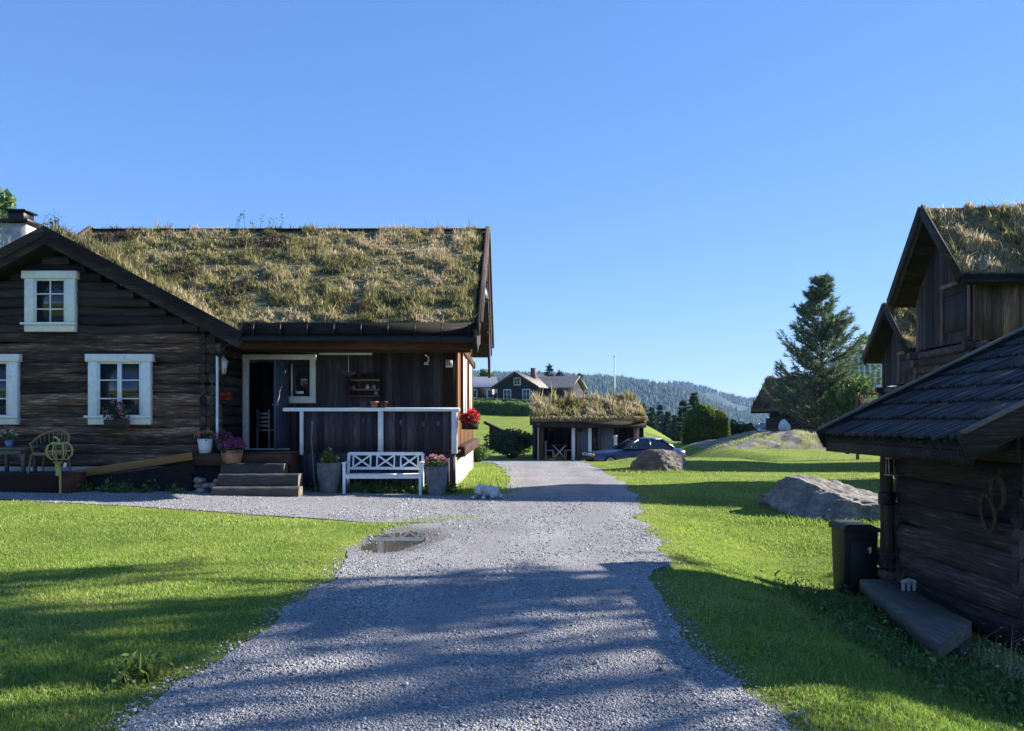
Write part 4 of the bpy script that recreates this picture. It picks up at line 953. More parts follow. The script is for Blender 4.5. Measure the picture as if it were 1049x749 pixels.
# ================================================================== RIGHT SHED
def shed():
    EXs, YN, YF, EZ, SL, RXs = 3.83, 6.86, 10.02, 1.42, .492, 6.7
    zg = -.45
    t = thing('log_shed', 'low dark log shed with a wooden shingle roof at the right edge of the lawn', 'shed', (4.43, 8.4, zg))
    zr = lambda x: EZ + SL * (x - EXs)
    wx = 4.43
    m = M(); z = zg; i = 0
    while z < zr(wx) - .12:
        h = random.uniform(.27, .31); h = min(h, zr(wx) - .1 - z + .05)
        log_run(m, (wx + .03, YN + .28, z + h / 2), (wx + .03, YF - .62, z + h / 2), .062, h * .52, 16, bendy=.035)
        z += h * .97
    m.build('log_wall', 'log_y', t, smooth=True)
    m = M(); m.box((wx + .06, YN + .3, zg), (wx + .10, YF - .6, 1.5)); m.build('wall_lining', 'dark', t)
    m = M(); z = zg                                          # cross logs: near gable, far gable
    while z < 2.5:
        h = random.uniform(.26, .3); zc = z + h / 2
        x0 = max(wx - .0, EXs + (zc - EZ + .14) / SL); x1 = 2 * RXs - x0
        for yy, st in ((YN + .30, x0), (YF - .55, x0)):
            if x1 - st > .4: log_run(m, (st + random.uniform(-.02, .02), yy, zc), (x1, yy, zc), .11, h * .5, 10)
        z += h * .97
    m.build('gable_wall', 'log_x', t, smooth=True)
    m = M()                                                   # far side wall
    log_run(m, (2 * RXs - wx, YN + .3, .3), (2 * RXs - wx, YF - .5, .3), .1, .8); m.build('log_wall', 'log_y', t)
    # roof
    m = M()
    for sx in (1, -1):
        a, b = EXs, RXs
        f = (lambda x: x) if sx > 0 else (lambda x: 2 * RXs - x)
        m.prism([(f(a), YN, EZ - .05), (f(b), YN, zr(b) - .05), (f(b), YN, zr(b) - .09), (f(a), YN, EZ - .09)], (0, YF - YN, 0))
    roof = m.build('roof', 'board_x', t)
    m = M(); nC = 8; ln = math.hypot(RXs - EXs, zr(RXs) - EZ); dx = (RXs - EXs) / nC
    for c in range(nC):
        for sx in (1, -1):
            y = YN + .03
            while y < YF - .03:
                w = random.uniform(.066, .09); w = min(w, YF - .02 - y)
                xa = EXs + c * dx - .02 - random.uniform(-.008, .022); xb = EXs + (c + 1) * dx + .14
                lift = .052 + random.uniform(-.008, .008); za, zb = zr(xa) + lift, zr(min(xb, RXs)) + .004; xb = min(xb, RXs); tl = random.uniform(-.004, .004)
                P = [(xa, y + .005, za + tl), (xa, y + w - .006, za - tl), (xb, y + w - .004, zb), (xb, y + .004, zb)]
                Q = [(p[0], p[1], p[2] - .034) for p in P]
                if sx < 0: P = [(2 * RXs - p[0], p[1], p[2]) for p in P]; Q = [(2 * RXs - p[0], p[1], p[2]) for p in Q]
                m.arr(P + Q, [[0, 1, 2, 3], [7, 6, 5, 4], [0, 4, 5, 1], [1, 5, 6, 2], [2, 6, 7, 3], [3, 7, 4, 0]]); y += w
    m.build('shingles', 'shingle', roof)
    for yy, th in ((YF + .015, .05), (YN - .015, .05)):
        m = M().bar((EXs - .06, yy, zr(EXs - .06) - .035), (RXs, yy, zr(RXs) - .035), th, .22); m.build('bargeboard', 'board_x', roof, bevel=.006)
        m = M().bar((2 * RXs - EXs + .06, yy, zr(EXs - .06) - .035), (RXs, yy, zr(RXs) - .035), th, .22); m.build('bargeboard', 'board_x', roof, bevel=.006)
        m = M().bar((EXs - .07, yy, zr(EXs - .07) + .105), (RXs, yy, zr(RXs) + .105), .085, .03, (0, 0, 1)); m.build('verge_strip', 'grey_wood', roof, bevel=.006)
    m = M(); m.box((EXs + .0, YN, EZ - .20), (EXs + .03, YF, EZ - .09), jit=.004); m.build('fascia', 'board_x', roof)
    # mossy ragged stuff under the eave
    m = M(); n = 900; y = RNG.uniform(YN + .05, YF - .05, n); P = np.stack([EXs - .02 + RNG.normal(0, .02, n), y, EZ - .03 + RNG.normal(0, .03, n)], -1)
    leaves(m, P, .009, RNG.random(n) * .5); m.build('moss', 'leaf_dark', roof, kind='stuff')
    m = M()
    for k in range(3):
        z = zr(EXs) - .22; y = YN + .4 + k * 1.15; m.bar((EXs + .06, y, z + .05), (wx + .3, y, z + .05 + .45 * SL), .08, .1)
    log_run(m, (EXs + .22, YN + .4, EZ - .10), (EXs + .22, YF, EZ - .10), .075, .085); m.build('eave_beam', 'log_y', t)
    # post
    py = 9.45; px_ = gx(908.5, py)
    m = M(); m.tube([(px_, py, -.02), (px_ + .004, py, .45), (px_ - .006, py, .9), (px_, py, 1.36)], [.078, .074, .072, .07], 14, jit=.03); m.build('post', 'post_wood', t, smooth=True)
    m = M(); m.lathe((px_, py, .62), [(.09, 0), (.095, .02), (.095, .13), (.09, .15), (.07, .15)], 14); m.build('post_collar', 'metal_dark', t)
    m = M(); z = zg - .05
    while z < -.02:
        for k in range(2): log_run(m, (px_ - .02 + k * .11, py - .12, z + .07), (px_ + .0 + k * .11, py + .35, z + .07), .055, .06, 8)
        z += .12
    m.build('corner_log', 'log_x', t, smooth=True)
    m = M(); x0 = px_ + .03; y0 = py - .13; z1 = gz(470, y0); z0_ = gz(486, y0)
    for a in (-.08, .08):
        for b in (-.035, .035): m.box((x0 + a - .006, y0 + b - .006, z0_), (x0 + a + .006, y0 + b + .006, z1))
    m.box((x0 - .095, y0 - .05, z0_ - .012), (x0 + .11, y0 + .05, z0_)); m.box((x0 - .09, y0 - .045, z1), (x0 + .09, y0 + .05, z1 + .012)); m.tube([(x0, y0, z1), (x0, y0, z1 + .1)], .006, 5)
    tag(m.build('post_lantern', 'metal_grey', origin=(x0, y0, z0_)), 'small open metal lantern frame hung on the shed post', 'lantern')
    # rings
    for (px, py_, yy, sx, sz, tl, lab) in ((1000, 526, 7.42, .09, .165, .0, 'narrow rusty iron ring hanging low on the shed wall'), (1013, 506, 7.28, .085, .15, .25, 'rusty iron ring hanging higher on the shed wall beside the narrow one')):
        X = wx - .12; c = (X, yy, gz(py_, yy))
        m = M(); m.tube([(c[0] - .02 * math.sin(a), c[1] + sx * 1.15 * math.cos(a + tl), c[2] + sz * math.sin(a)) for a in np.linspace(0, 2 * math.pi, 28, endpoint=False)], .02, 7, closed=True)
        m.tube([(c[0], c[1], c[2] + sz), (c[0] + .03, c[1], c[2] + sz + .07)], .011, 6)
        tag(m.build('iron_ring', 'rust', origin=c, smooth=True), lab, 'iron ring')
    # plank seat
    tp = [(gx(880.6, 9.0), 9.0), (gx(913.7, 9.0), 9.0), (3.98, 7.1), (3.32, 6.4)]
    b = thing('plank_bench', 'thick weathered plank bench along the shed wall', 'bench', (3.8, 7.8, T(3.8, 7.8)))
    m = M(); k = 10
    V = []
    for i in range(k + 1):
        q = i / k; l = Vector(tp[0]).lerp(Vector(tp[3]), q); r = Vector(tp[1]).lerp(Vector(tp[2]), q); w = .01 * math.sin(i * 2.1)
        zt_ = -.15 + w * .4
        V += [(l.x + w, l.y, zt_ - .13), (l.x + w, l.y, zt_ - .015), (l.x + .02 + w, l.y, zt_), (r.x, r.y, zt_), (r.x, r.y, zt_ - .13)]
    m.arr(V, [[i * 5 + j, (i + 1) * 5 + j, (i + 1) * 5 + (j + 1) % 5, i * 5 + (j + 1) % 5] for i in range(k) for j in range(5)]); m.arr(V[:5], [[0, 1, 2, 3, 4]]); m.arr(V[-5:], [[4, 3, 2, 1, 0]])
    m.build('seat', m_wood('bench_plank', (.055, .047, .042), (.125, .11, .10), (.24, .215, .195), 'Y', wear=.45), b)
    for yy in (8.6, 6.95):
        xx = 3.95 if yy > 8 else 3.72; m = M(); m.tube([(xx, yy, -.55), (xx, yy, -.27)], .15, 12, jit=.06); m.build('support', 'log_y', b)
    # small carved figure on the plank
    c = (gx(931, 8.4), 8.4, -.15)
    m = M()
    for dx in (-.055, 0, .055): m.tube([(c[0] + dx, c[1], c[2]), (c[0] + dx, c[1], c[2] + .075)], [.016, .02], 7)
    m.tube([(c[0] - .075, c[1], c[2] + .085), (c[0] + .0, c[1], c[2] + .10), (c[0] + .07, c[1], c[2] + .085)], [.02, .028, .02], 8)
    tag(m.build('carved_figure', 'plaster', origin=c, smooth=True), 'small pale carved figure with stubby legs on the plank bench', 'figurine')
    c = (gx(925.5, 8.75), 8.75, -.15); m = M(); m.tube([(c[0], c[1], c[2]), (c[0], c[1], c[2] + .10), (c[0] + .015, c[1], c[2] + .13), (c[0] + .03, c[1], c[2] + .12)], .013, 6)
    tag(m.build('metal_hook', 'rust', origin=c, smooth=True), 'small rusty upright hook on the plank bench', 'hook')
    # bin
    yb = 9.55; x0, x1 = gx(864, yb), gx(901, yb); zb = gz(612, yb); zt_ = gz(537, yb)
    b = thing('waste_bin', 'dark green plastic waste bin with a rounded lid beside the shed post', 'bin', ((x0 + x1) / 2, yb, zb))
    m = M(); tpx = .025
    m.arr([(x0 + tpx, yb + .02, zb), (x1 - tpx, yb + .02, zb), (x1 - tpx, yb + .36, zb), (x0 + tpx, yb + .36, zb), (x0 + .01, yb, zt_ - .09), (x1 - .01, yb, zt_ - .09), (x1 - .01, yb + .40, zt_ - .06), (x0 + .01, yb + .40, zt_ - .06)], [[3, 2, 1, 0], [0, 1, 5, 4], [1, 2, 6, 5], [2, 3, 7, 6], [3, 0, 4, 7]])
    m.box((x0 + .09, yb - .005, zb + .08), (x1 - .09, yb + .012, zt_ - .2)); m.build('body', 'green_bin', b, bevel=.02)
    m = M(); m.prism([(x0 - .01, yb - .03, zt_ - .09), (x1 + .01, yb - .03, zt_ - .09), (x1 + .01, yb - .03, zt_ - .05), (x1 - .08, yb - .03, zt_ - .02), (x1 - .12, yb - .03, zt_), (x0 + .05, yb - .03, zt_), (x0, yb - .03, zt_ - .03)], (0, .46, 0)); m.build('lid', 'green_bin', b, bevel=.018)
    m = M(); m.tube([(x0 + .08, yb + .45, zt_ - .1), (x1 - .08, yb + .45, zt_ - .1)], .018, 8); m.build('handle', 'green_bin', b)
shed()

# ================================================================== BARNS (storehouses on posts)
def storehouse(name, label, apex, span, rise, over, depth, upz0, basez, rz, bargelen=0, posts=True, seed=0):
    """local frame: +x runs along the ridge away from the gable, y across, gable verge plane at x=0"""
    ax, ay, az = apex
    t = thing(name, label, 'storehouse', (ax, ay, basez), rz)
    A = az - basez; hs = span; E = A - rise; sl = rise / hs
    zf = lambda x, y: A - .16 - sl * np.abs(np.asarray(y))
    m = M()
    for sg in (1, -1): m.prism([(0.02, 0, A - .18), (0.02, sg * hs, E - .18), (0.02, sg * hs, E - .30), (0.02, 0, A - .30)], (depth, 0, 0))
    roof = m.build('roof', 'board_x', t, local=True)
    for sg in (1, -1):
        poly = [(.06, 0), (depth, 0), (depth, sg * hs), (.06, sg * hs)]
        if sg > 0: poly = poly[::-1]
        sod(roof, poly, zf, .15, 3600 if sg < 0 else 250, .12, .026, local=True, seed=seed + sg, straw=.14, tuft=2.6)
    vm = m_wood('pale_verge_' + name, (.03, .026, .024), (.075, .066, .06), (.17, .15, .135), 'Y', wear=.4)
    for sg in (1, -1):
        m = M()
        for (x, w, hh, dz) in ((0, .05, .26, 0), (.07, .05, .2, -.16)):
            m.bar((x, 0, A + dz - .03), (x, sg * (hs + .12), E - sl * .12 + dz - .03), w, hh)
        m.build('bargeboard', vm, roof, local=True)
    m = M(); m.box((.1, -hs - .02, E - .28), (depth, -hs + .03, E - .04)); m.tube([(.1, -hs - .07, E - .22), (depth, -hs - .07, E - .22)], .05, 8); m.build('gutter', 'board_x', roof, local=True)
    U = upz0 - basez; hw = hs - over
    zt = lambda y: A - .34 - sl * abs(y)
    m = M()                                                     # upper gable boards
    y = -hw
    while y < hw - .01:
        w = min(random.uniform(.17, .24), hw - y); a, b = y + .004, y + w - .004; x = .62 + random.uniform(-.01, .01)
        if not (-.15 - hw * .72 < 0 and False): m.prism([(x, a, U), (x, b, U), (x, b, zt(b)), (x, a, zt(a))], (.04, 0, 0))
        y += w
    m.build('gable_boards', 'board_gable', t, local=True)
    m = M(); m.box((.59, -hw * .80, U + .3), (.615, -hw * .02, E - .35)); door = m.build('loft_door', 'board_gable', t, local=True)
    m = M(); m.box((.58, -hw * .82, E - .33), (.60, -hw * .0, E - .13)); m.build('loft_opening_shade', 'dark', t, local=True)  # near-black slab over the boards paints the shade inside an opening
    m = M()
    for yy in (-hw * .86, hw * .04): m.box((.56, yy - .05, U + .1), (.62, yy + .05, E - .1))
    m.box((.55, -hw * .9, E - .1), (.62, hw * .1, E + .0)); m.build('trim', 'grey_z', t, local=True)
    for sg in (-1, 1):
        m = M(); x = .75
        while x < depth - .4:
            w = random.uniform(.2, .27); m.box((x + .005, sg * hw - .02 + random.uniform(-.015, .015), U), (x + w - .005, sg * hw + .025, E - .2)); x += w
        m.build('side_wall', 'grey_z', t, local=True)
    m = M()
    for yy in (-hw - .02, hw + .02): m.box((.58, yy - .07, U - .05), (.74, yy + .07, E - .12))
    m.build('corner_post', 'grey_z', t, local=True, bevel=.02)
    # floor logs of the overhanging storey
    m = M(); z = U - .06
    for k in range(3):
        ext = .12 - k * .10
        for yy in (-hw - .0, hw + .0): log_run(m, (.45 - ext, yy, z - .1), (depth - .3, yy, z - .1), .11, .115)
        log_run(m, (.66, -hw - .32 - ext, z - .1), (.66, hw + .3 + ext, z - .1), .11, .115)
        z -= .21
    m.build('floor_log', 'log_x', t, local=True, smooth=True)
    # recessed lower storey + posts
    m = M(); lw = hw - .28; z = .35
    while z < U - .5:
        for yy in (-lw, lw): log_run(m, (1.1, yy, z + .12), (depth - .8, yy, z + .12), .11, .13)
        log_run(m, (1.25, -lw - .2, z + .12), (1.25, lw + .2, z + .12), .11, .13); z += .25
    m.build('log_wall', 'log_x', t, local=True, smooth=True)
    m = M(); m.box((1.3, -lw + .1, .3), (depth - 1, lw - .1, U)); m.build('wall_lining', 'dark', t, local=True)
    for yy in np.linspace(-hw, hw, 5):
        m = M(); m.box((.62, yy - .06, 0), (.74, yy + .06, U - .6)); m.build('post', 'post_wood' if yy < 0 else 'grey_z', t, local=True, bevel=.01)
    for xx in np.linspace(1.6, depth - .8, 4):
        m = M(); m.box((xx, -hw - .06, 0), (xx + .13, -hw + .06, U - .6)); m.build('post', 'post_wood', t, local=True, bevel=.01)
    return t
Y1 = 21.5
storehouse('storehouse', 'tall dark timber storehouse with a steep grass roof and overhanging upper storey', (gx(943, Y1), Y1, gz(213, Y1)), 2.0, 2.05, .42, 8.5, 3.55, -.05, R(-3.5), seed=21)
Y2 = 30.0
storehouse('storehouse', 'smaller dark storehouse with a grass roof, half hidden behind the tall one', (gx(905, Y2), Y2, gz(312, Y2)), 1.9, 1.74, .35, 7.5, 2.9, -.05, R(-3), seed=41)
# ================================================================== ROCKS
def rock(name, mat, label, cat, c, r, sub=5, seed=0, cuts=6, rough=.12, sink=.25, rz=0, box=1):
    bm = bmesh.new(); bmesh.ops.create_icosphere(bm, subdivisions=sub, radius=1)
    rr = random.Random(seed); planes = []
    for i in range(cuts):
        d = Vector((rr.uniform(-1, 1), rr.uniform(-1, 1), rr.uniform(-.2, 1))).normalized(); planes.append((d, rr.uniform(.62, .85)))
    rot = Matrix.Rotation(rz, 3, 'Z')
    for v in bm.verts:
        d = v.co.copy(); d = Vector([math.copysign(abs(q) ** box, q) for q in d]) if box != 1 else d
        for n_, k in planes:
            q = d.dot(n_)
            if q > k: d -= n_ * (q - k) * .9
        s = 1 + rough * 1.6 * mnoise.noise(d * 1.4 + Vector((seed, 0, 0))) + rough * .7 * mnoise.noise(d * 4 + Vector((0, seed, 0))) + rough * .45 * mnoise.noise(d * 9) - rough * .5 * max(0, .12 - abs(mnoise.noise(d * 2.3 + Vector((seed, seed, 0))))) / .12 + rough * .2 * mnoise.noise(d * 24)
        d = d * s; v.co = rot @ Vector((d.x * r[0], d.y * r[1], (d.z - sink * 0) * r[2]))
    me = bpy.data.meshes.new(name); bm.to_mesh(me); bm.free(); me.materials.append(MT[mat])
    for p in me.polygons: p.use_smooth = True
    o = bpy.data.objects.new(name, me); COL.objects.link(o); o.location = c; tag(o, label, cat); return o
Yb = 25.6
rock('boulder', 'stone_brown', 'squat brown boulder on the lawn in front of the blue car', 'boulder', (gx(675, Yb), Yb, T(gx(675, Yb), Yb) + .10), (.82, .62, .52), seed=4, cuts=4, sub=6, rough=.10, box=.55)
Yb = 15.3
rock('boulder', 'stone', 'wide pale grey boulder lying on the lawn behind the waste bin', 'boulder', (gx(851, Yb), Yb, T(gx(851, Yb), Yb) + .02), (1.32, .9, .58), seed=23, cuts=6, sub=6, rough=.11, box=.8)
# outcrop
def outcrop():
    Yc = 49.0; m = M(); nx_, ny_ = 120, 70
    X = np.linspace(gx(690, Yc), gx(905, Yc), nx_); Y = np.linspace(43.5, 56, ny_); X, Y = np.meshgrid(X, Y)
    u = (X - gx(700, Yc)) / (gx(800, Yc) - gx(700, Yc)); prof = ss(-.05, 1.0, u) * (1 - .12 * ss(1.2, 2.2, u))
    v = np.clip((Y - 44.5) / 3.2, 0, 1); v2 = np.clip((56 - Y) / 5, 0, 1)
    H = .95 * prof * (1 - (1 - v) ** 2) * (1 - (1 - v2) ** 2)
    H = H + (fbm(X * .8, Y * .8, 5) - .47) * .55 * (H > .02) * np.clip(H * 2, 0, 1)
    Z = tz(X, Y) - .12 + H
    ii = np.arange(X.size).reshape(X.shape)
    m.arr(np.stack([X, Y, Z], -1), np.stack([ii[:-1, :-1], ii[:-1, 1:], ii[1:, 1:], ii[1:, :-1]], -1).reshape(-1, 4))
    o = m.build('rock_outcrop', 'stone_moss', smooth=True, origin=(16, 48, 0)); tag(o, 'low mossy bedrock outcrop rising from the lawn in front of the pine', 'rock')
    # dry grass patches on it
    n = 5000; x = RNG.uniform(gx(700, 49), gx(880, 49), n); y = RNG.uniform(44, 49, n); f = fbm(x * .9 + 50, y * .9, 4); ok = f > .5; x, y = x[ok], y[ok]
    iy = np.clip(((y - 43.5) / 12.5 * (ny_ - 1)).astype(int), 0, ny_ - 1); ix = np.clip(((x - X[0, 0]) / (X[0, -1] - X[0, 0]) * (nx_ - 1)).astype(int), 0, nx_ - 1)
    m = M(); blades(m, np.stack([x, y, Z[iy, ix] - .02], -1), .11 * np.exp(RNG.normal(0, .3, len(x))), np.full(len(x), .045), np.clip(RNG.normal(.72, .18, len(x)), 0, 1), .6)
    g = m.build('outcrop_grass', 'blade'); tag(g, 'dry yellow-green grass tufts on the bedrock outcrop', 'grass'); stuff(g)
outcrop()
Yw = 50.0
rock('boulder', 'stone_white', 'small white painted boulder on top of the mossy outcrop', 'boulder', (gx(803.5, Yw), Yw, 1.22), (.38, .34, .42), sub=4, seed=3, cuts=4, rough=.07)

# ================================================================== CARPORT
def carport():
    Y = 42.0; zg = T(gx(600, Y), Y); x0, x1 = gx(548, Y), gx(660, Y)
    t = thing('carport', 'low open-fronted outbuilding with a shaggy grass roof and white posts beyond the drive', 'outbuilding', ((x0 + x1) / 2, Y, zg))
    EZ_, RZ = gz(434, Y), gz(413, Y + 2.2); ry = Y + 2.6; ey = Y - .45; sl = (RZ - EZ_) / (ry - ey)
    zf = lambda x, y: np.where(np.asarray(y) < ry, EZ_ + sl * (np.asarray(y) - ey), RZ - sl * (np.asarray(y) - ry))
    xa, xb = gx(545.5, ey), gx(662, ey)
    f = [(xa, ey), (xb, ey), (xb, ry), (xa, ry)]; b = [(xa, ry), (xb, ry), (xb, 2 * ry - ey), (xa, 2 * ry - ey)]
    m = M()
    for pl in (f, b): m.prism([(x, y, float(zf(x, y)) - .12) for x, y in pl], (0, 0, .11))
    m.box((xa, ey - .03, EZ_ - .20), (xb, ey, EZ_ + .08)); m.box((xa, ey + .3, EZ_ - .22), (xb, ey + .42, EZ_ - .02)); roof = m.build('roof', 'board_x', t)
    sod(roof, [(x, y) for x, y in f], zf, .22, 1300, .21, .045, seed=61, scale=.9, straw=.2, tuft=2.0); sod(roof, b, zf, .22, 200, .2, .05, seed=62)
    # overhanging fringe
    m = M(); n = 1500; x = RNG.uniform(xa - .05, xb + .05, n); P = np.stack([x, np.full(n, ey - .03), EZ_ + .10 + RNG.random(n) * .2], -1)
    blades(m, P, .26 * np.exp(RNG.normal(0, .3, n)), np.full(n, .045), np.clip(.6 + RNG.normal(0, .2, n), 0, 1), .4, dirs=(0, -.7, -1.0)); stuff(m.build('grass_fringe', 'turf_blade', roof))
    yb_ = Y + 4.6
    m = M(); boards_x(m, x0, x1, yb_, zg, EZ_ + .1, .2); m.box((x0, yb_ + .03, zg), (x1, yb_ + .06, EZ_ + .1)); m.build('back_wall', 'board_z', t)
    for sx in (x0, x1):
        m = M(); boards_y(m, sx, Y + (.0 if sx == x0 else .3), yb_, zg, EZ_, .2); m.prism([(sx, ey + .4, EZ_ - .1), (sx, ry, RZ - .15), (sx, 2 * ry - ey - .4, EZ_ - .1)], (.03, 0, 0)); m.build('side_wall', 'board_z', t)
    m = M(); boards_x(m, gx(590.5, Y), gx(604, Y), Y + .1, zg, EZ_ - .1, .18, jit=.003); boards_x(m, gx(615, Y), gx(629.5, Y), Y + .12, zg, EZ_ - .1, .18, jit=.003); m.build('partition', 'grey_blue_wall', t)
    m = M(); boards_x(m, gx(629.5, Y), x1 - .02, Y + 1.6, zg, EZ_, .2); m.build('partition', 'board_z', t)
    m = M(); m.box((gx(604, Y), Y + .15, zg), (gx(615, Y), Y + .2, EZ_ - .1)); pd = m.build('door', 'board_z', t)
    m = M(); m.box((gx(608.5, Y), Y + .12, zg + .9), (gx(610.5, Y), Y + .149, zg + 1.1)); m.build('door_sign', 'red_lamp', pd)
    for px, w, z1, mt in ((555, .18, EZ_ - .1, 'post_wood'), (587.3, .17, EZ_ - .1, 'white'), (591.5, .09, EZ_ - .1, 'post_wood'), (604.2, .17, EZ_ - .1, 'white'), (614, .16, EZ_ - .1, 'grey_z'), (630.5, .16, gz(446, Y), 'white'), (651, .2, EZ_ - .1, 'grey_z')):
        m = M(); c = gx(px, Y); m.box((c - w / 2, Y - .08, T(c, Y) - .05), (c + w / 2, Y + .08, z1)); m.build('post', mt, t, bevel=.01)
    m = M(); c = gx(551.5, Y - .5); m.tube([(c, Y - .5, EZ_ + .0), (c, Y - .3, EZ_ - .25), (c, Y - .3, T(c, Y) - .02)], .05, 8); m.build('downpipe', 'metal_grey', t, smooth=True)
    # things inside
    y = Y + 2.0; zf_ = T(gx(572, y), y)
    c = (gx(564.5, Y + 3), Y + 3, gz(440, Y + 3)); t2 = thing('red_lantern', 'red lantern hanging inside the left bay of the outbuilding', 'lantern', c); m = M()
    m.lathe((c[0], c[1], c[2] - .1), [(0, 0), (.1, .02), (.12, .16), (.08, .2), (0, .2)], 10); m.build('lamp_shade', 'red_lamp', t2); m = M(); m.tube([(c[0], c[1], c[2] + .1), (c[0], c[1], EZ_ + .3)], .012, 5); m.build('hanger', 'metal_dark', t2)
    y = Y + .9; xa, xb = gx(566, y), gx(580, y); zf_ = T(xa, y); t3 = thing('folding_table', 'pale folding table with crossed legs inside the left bay of the outbuilding', 'table', ((xa + xb) / 2, y, zf_)); m = M()
    m.box((xa - .05, y - .3, zf_ + .72), (xb + .05, y + .3, zf_ + .76)); m.build('tabletop', 'grey_wood', t3)
    for yy in (y - .26, y + .26):
        m = M(); m.bar((xa + .03, yy, zf_), (xb - .03, yy, zf_ + .72), .05, .05); m.bar((xb - .03, yy + .03, zf_), (xa + .03, yy + .03, zf_ + .72), .05, .05); m.build('leg', 'white_dull', t3)
    def chair(px, lab, rz):
        c = (gx(px, y + .3), y + .3, T(gx(px, y), y)); q = thing('garden_chair', lab, 'chair', c, rz, 'pale garden chairs in the outbuilding'); m = M()
        m.box((-.22, -.22, .42), (.22, .22, .46)); m.build('seat', 'white_dull', q, local=True); m = M()
        for k in range(4): m.box((-.2, .20, .52 + k * .1), (.2, .225, .58 + k * .1))
        m.build('backrest', 'white_dull', q, local=True)
        for a in (-.2, .2):
            for b_ in (-.2, .2): m = M(); m.box((a - .02, b_ - .02, 0), (a + .02, b_ + .02, .95 if b_ > 0 else .42)); m.build('leg', 'white_dull', q, local=True)
        return q
    ch = chair(563, 'pale slatted garden chair at the left end of the folding table', R(80)); 
    chair(583, 'pale slatted garden chair at the right end of the folding table', R(-80))
    dup(ch, (gx(276, 20.4), 20.4, .9), R(150), 'pale slatted chair dimly seen inside the open house door')
    c = (gx(594.5, Y), Y + .02, gz(441, Y)); m = M(); m.lathe((c[0], c[1], c[2]), [(0, -.1), (.09, -.08), (.1, .02), (.04, .08), (0, .1)], 10); tag(m.build('wall_lamp', 'metal_dark', origin=c), 'small dark round lamp on the grey-blue panel of the outbuilding', 'lamp')
carport()

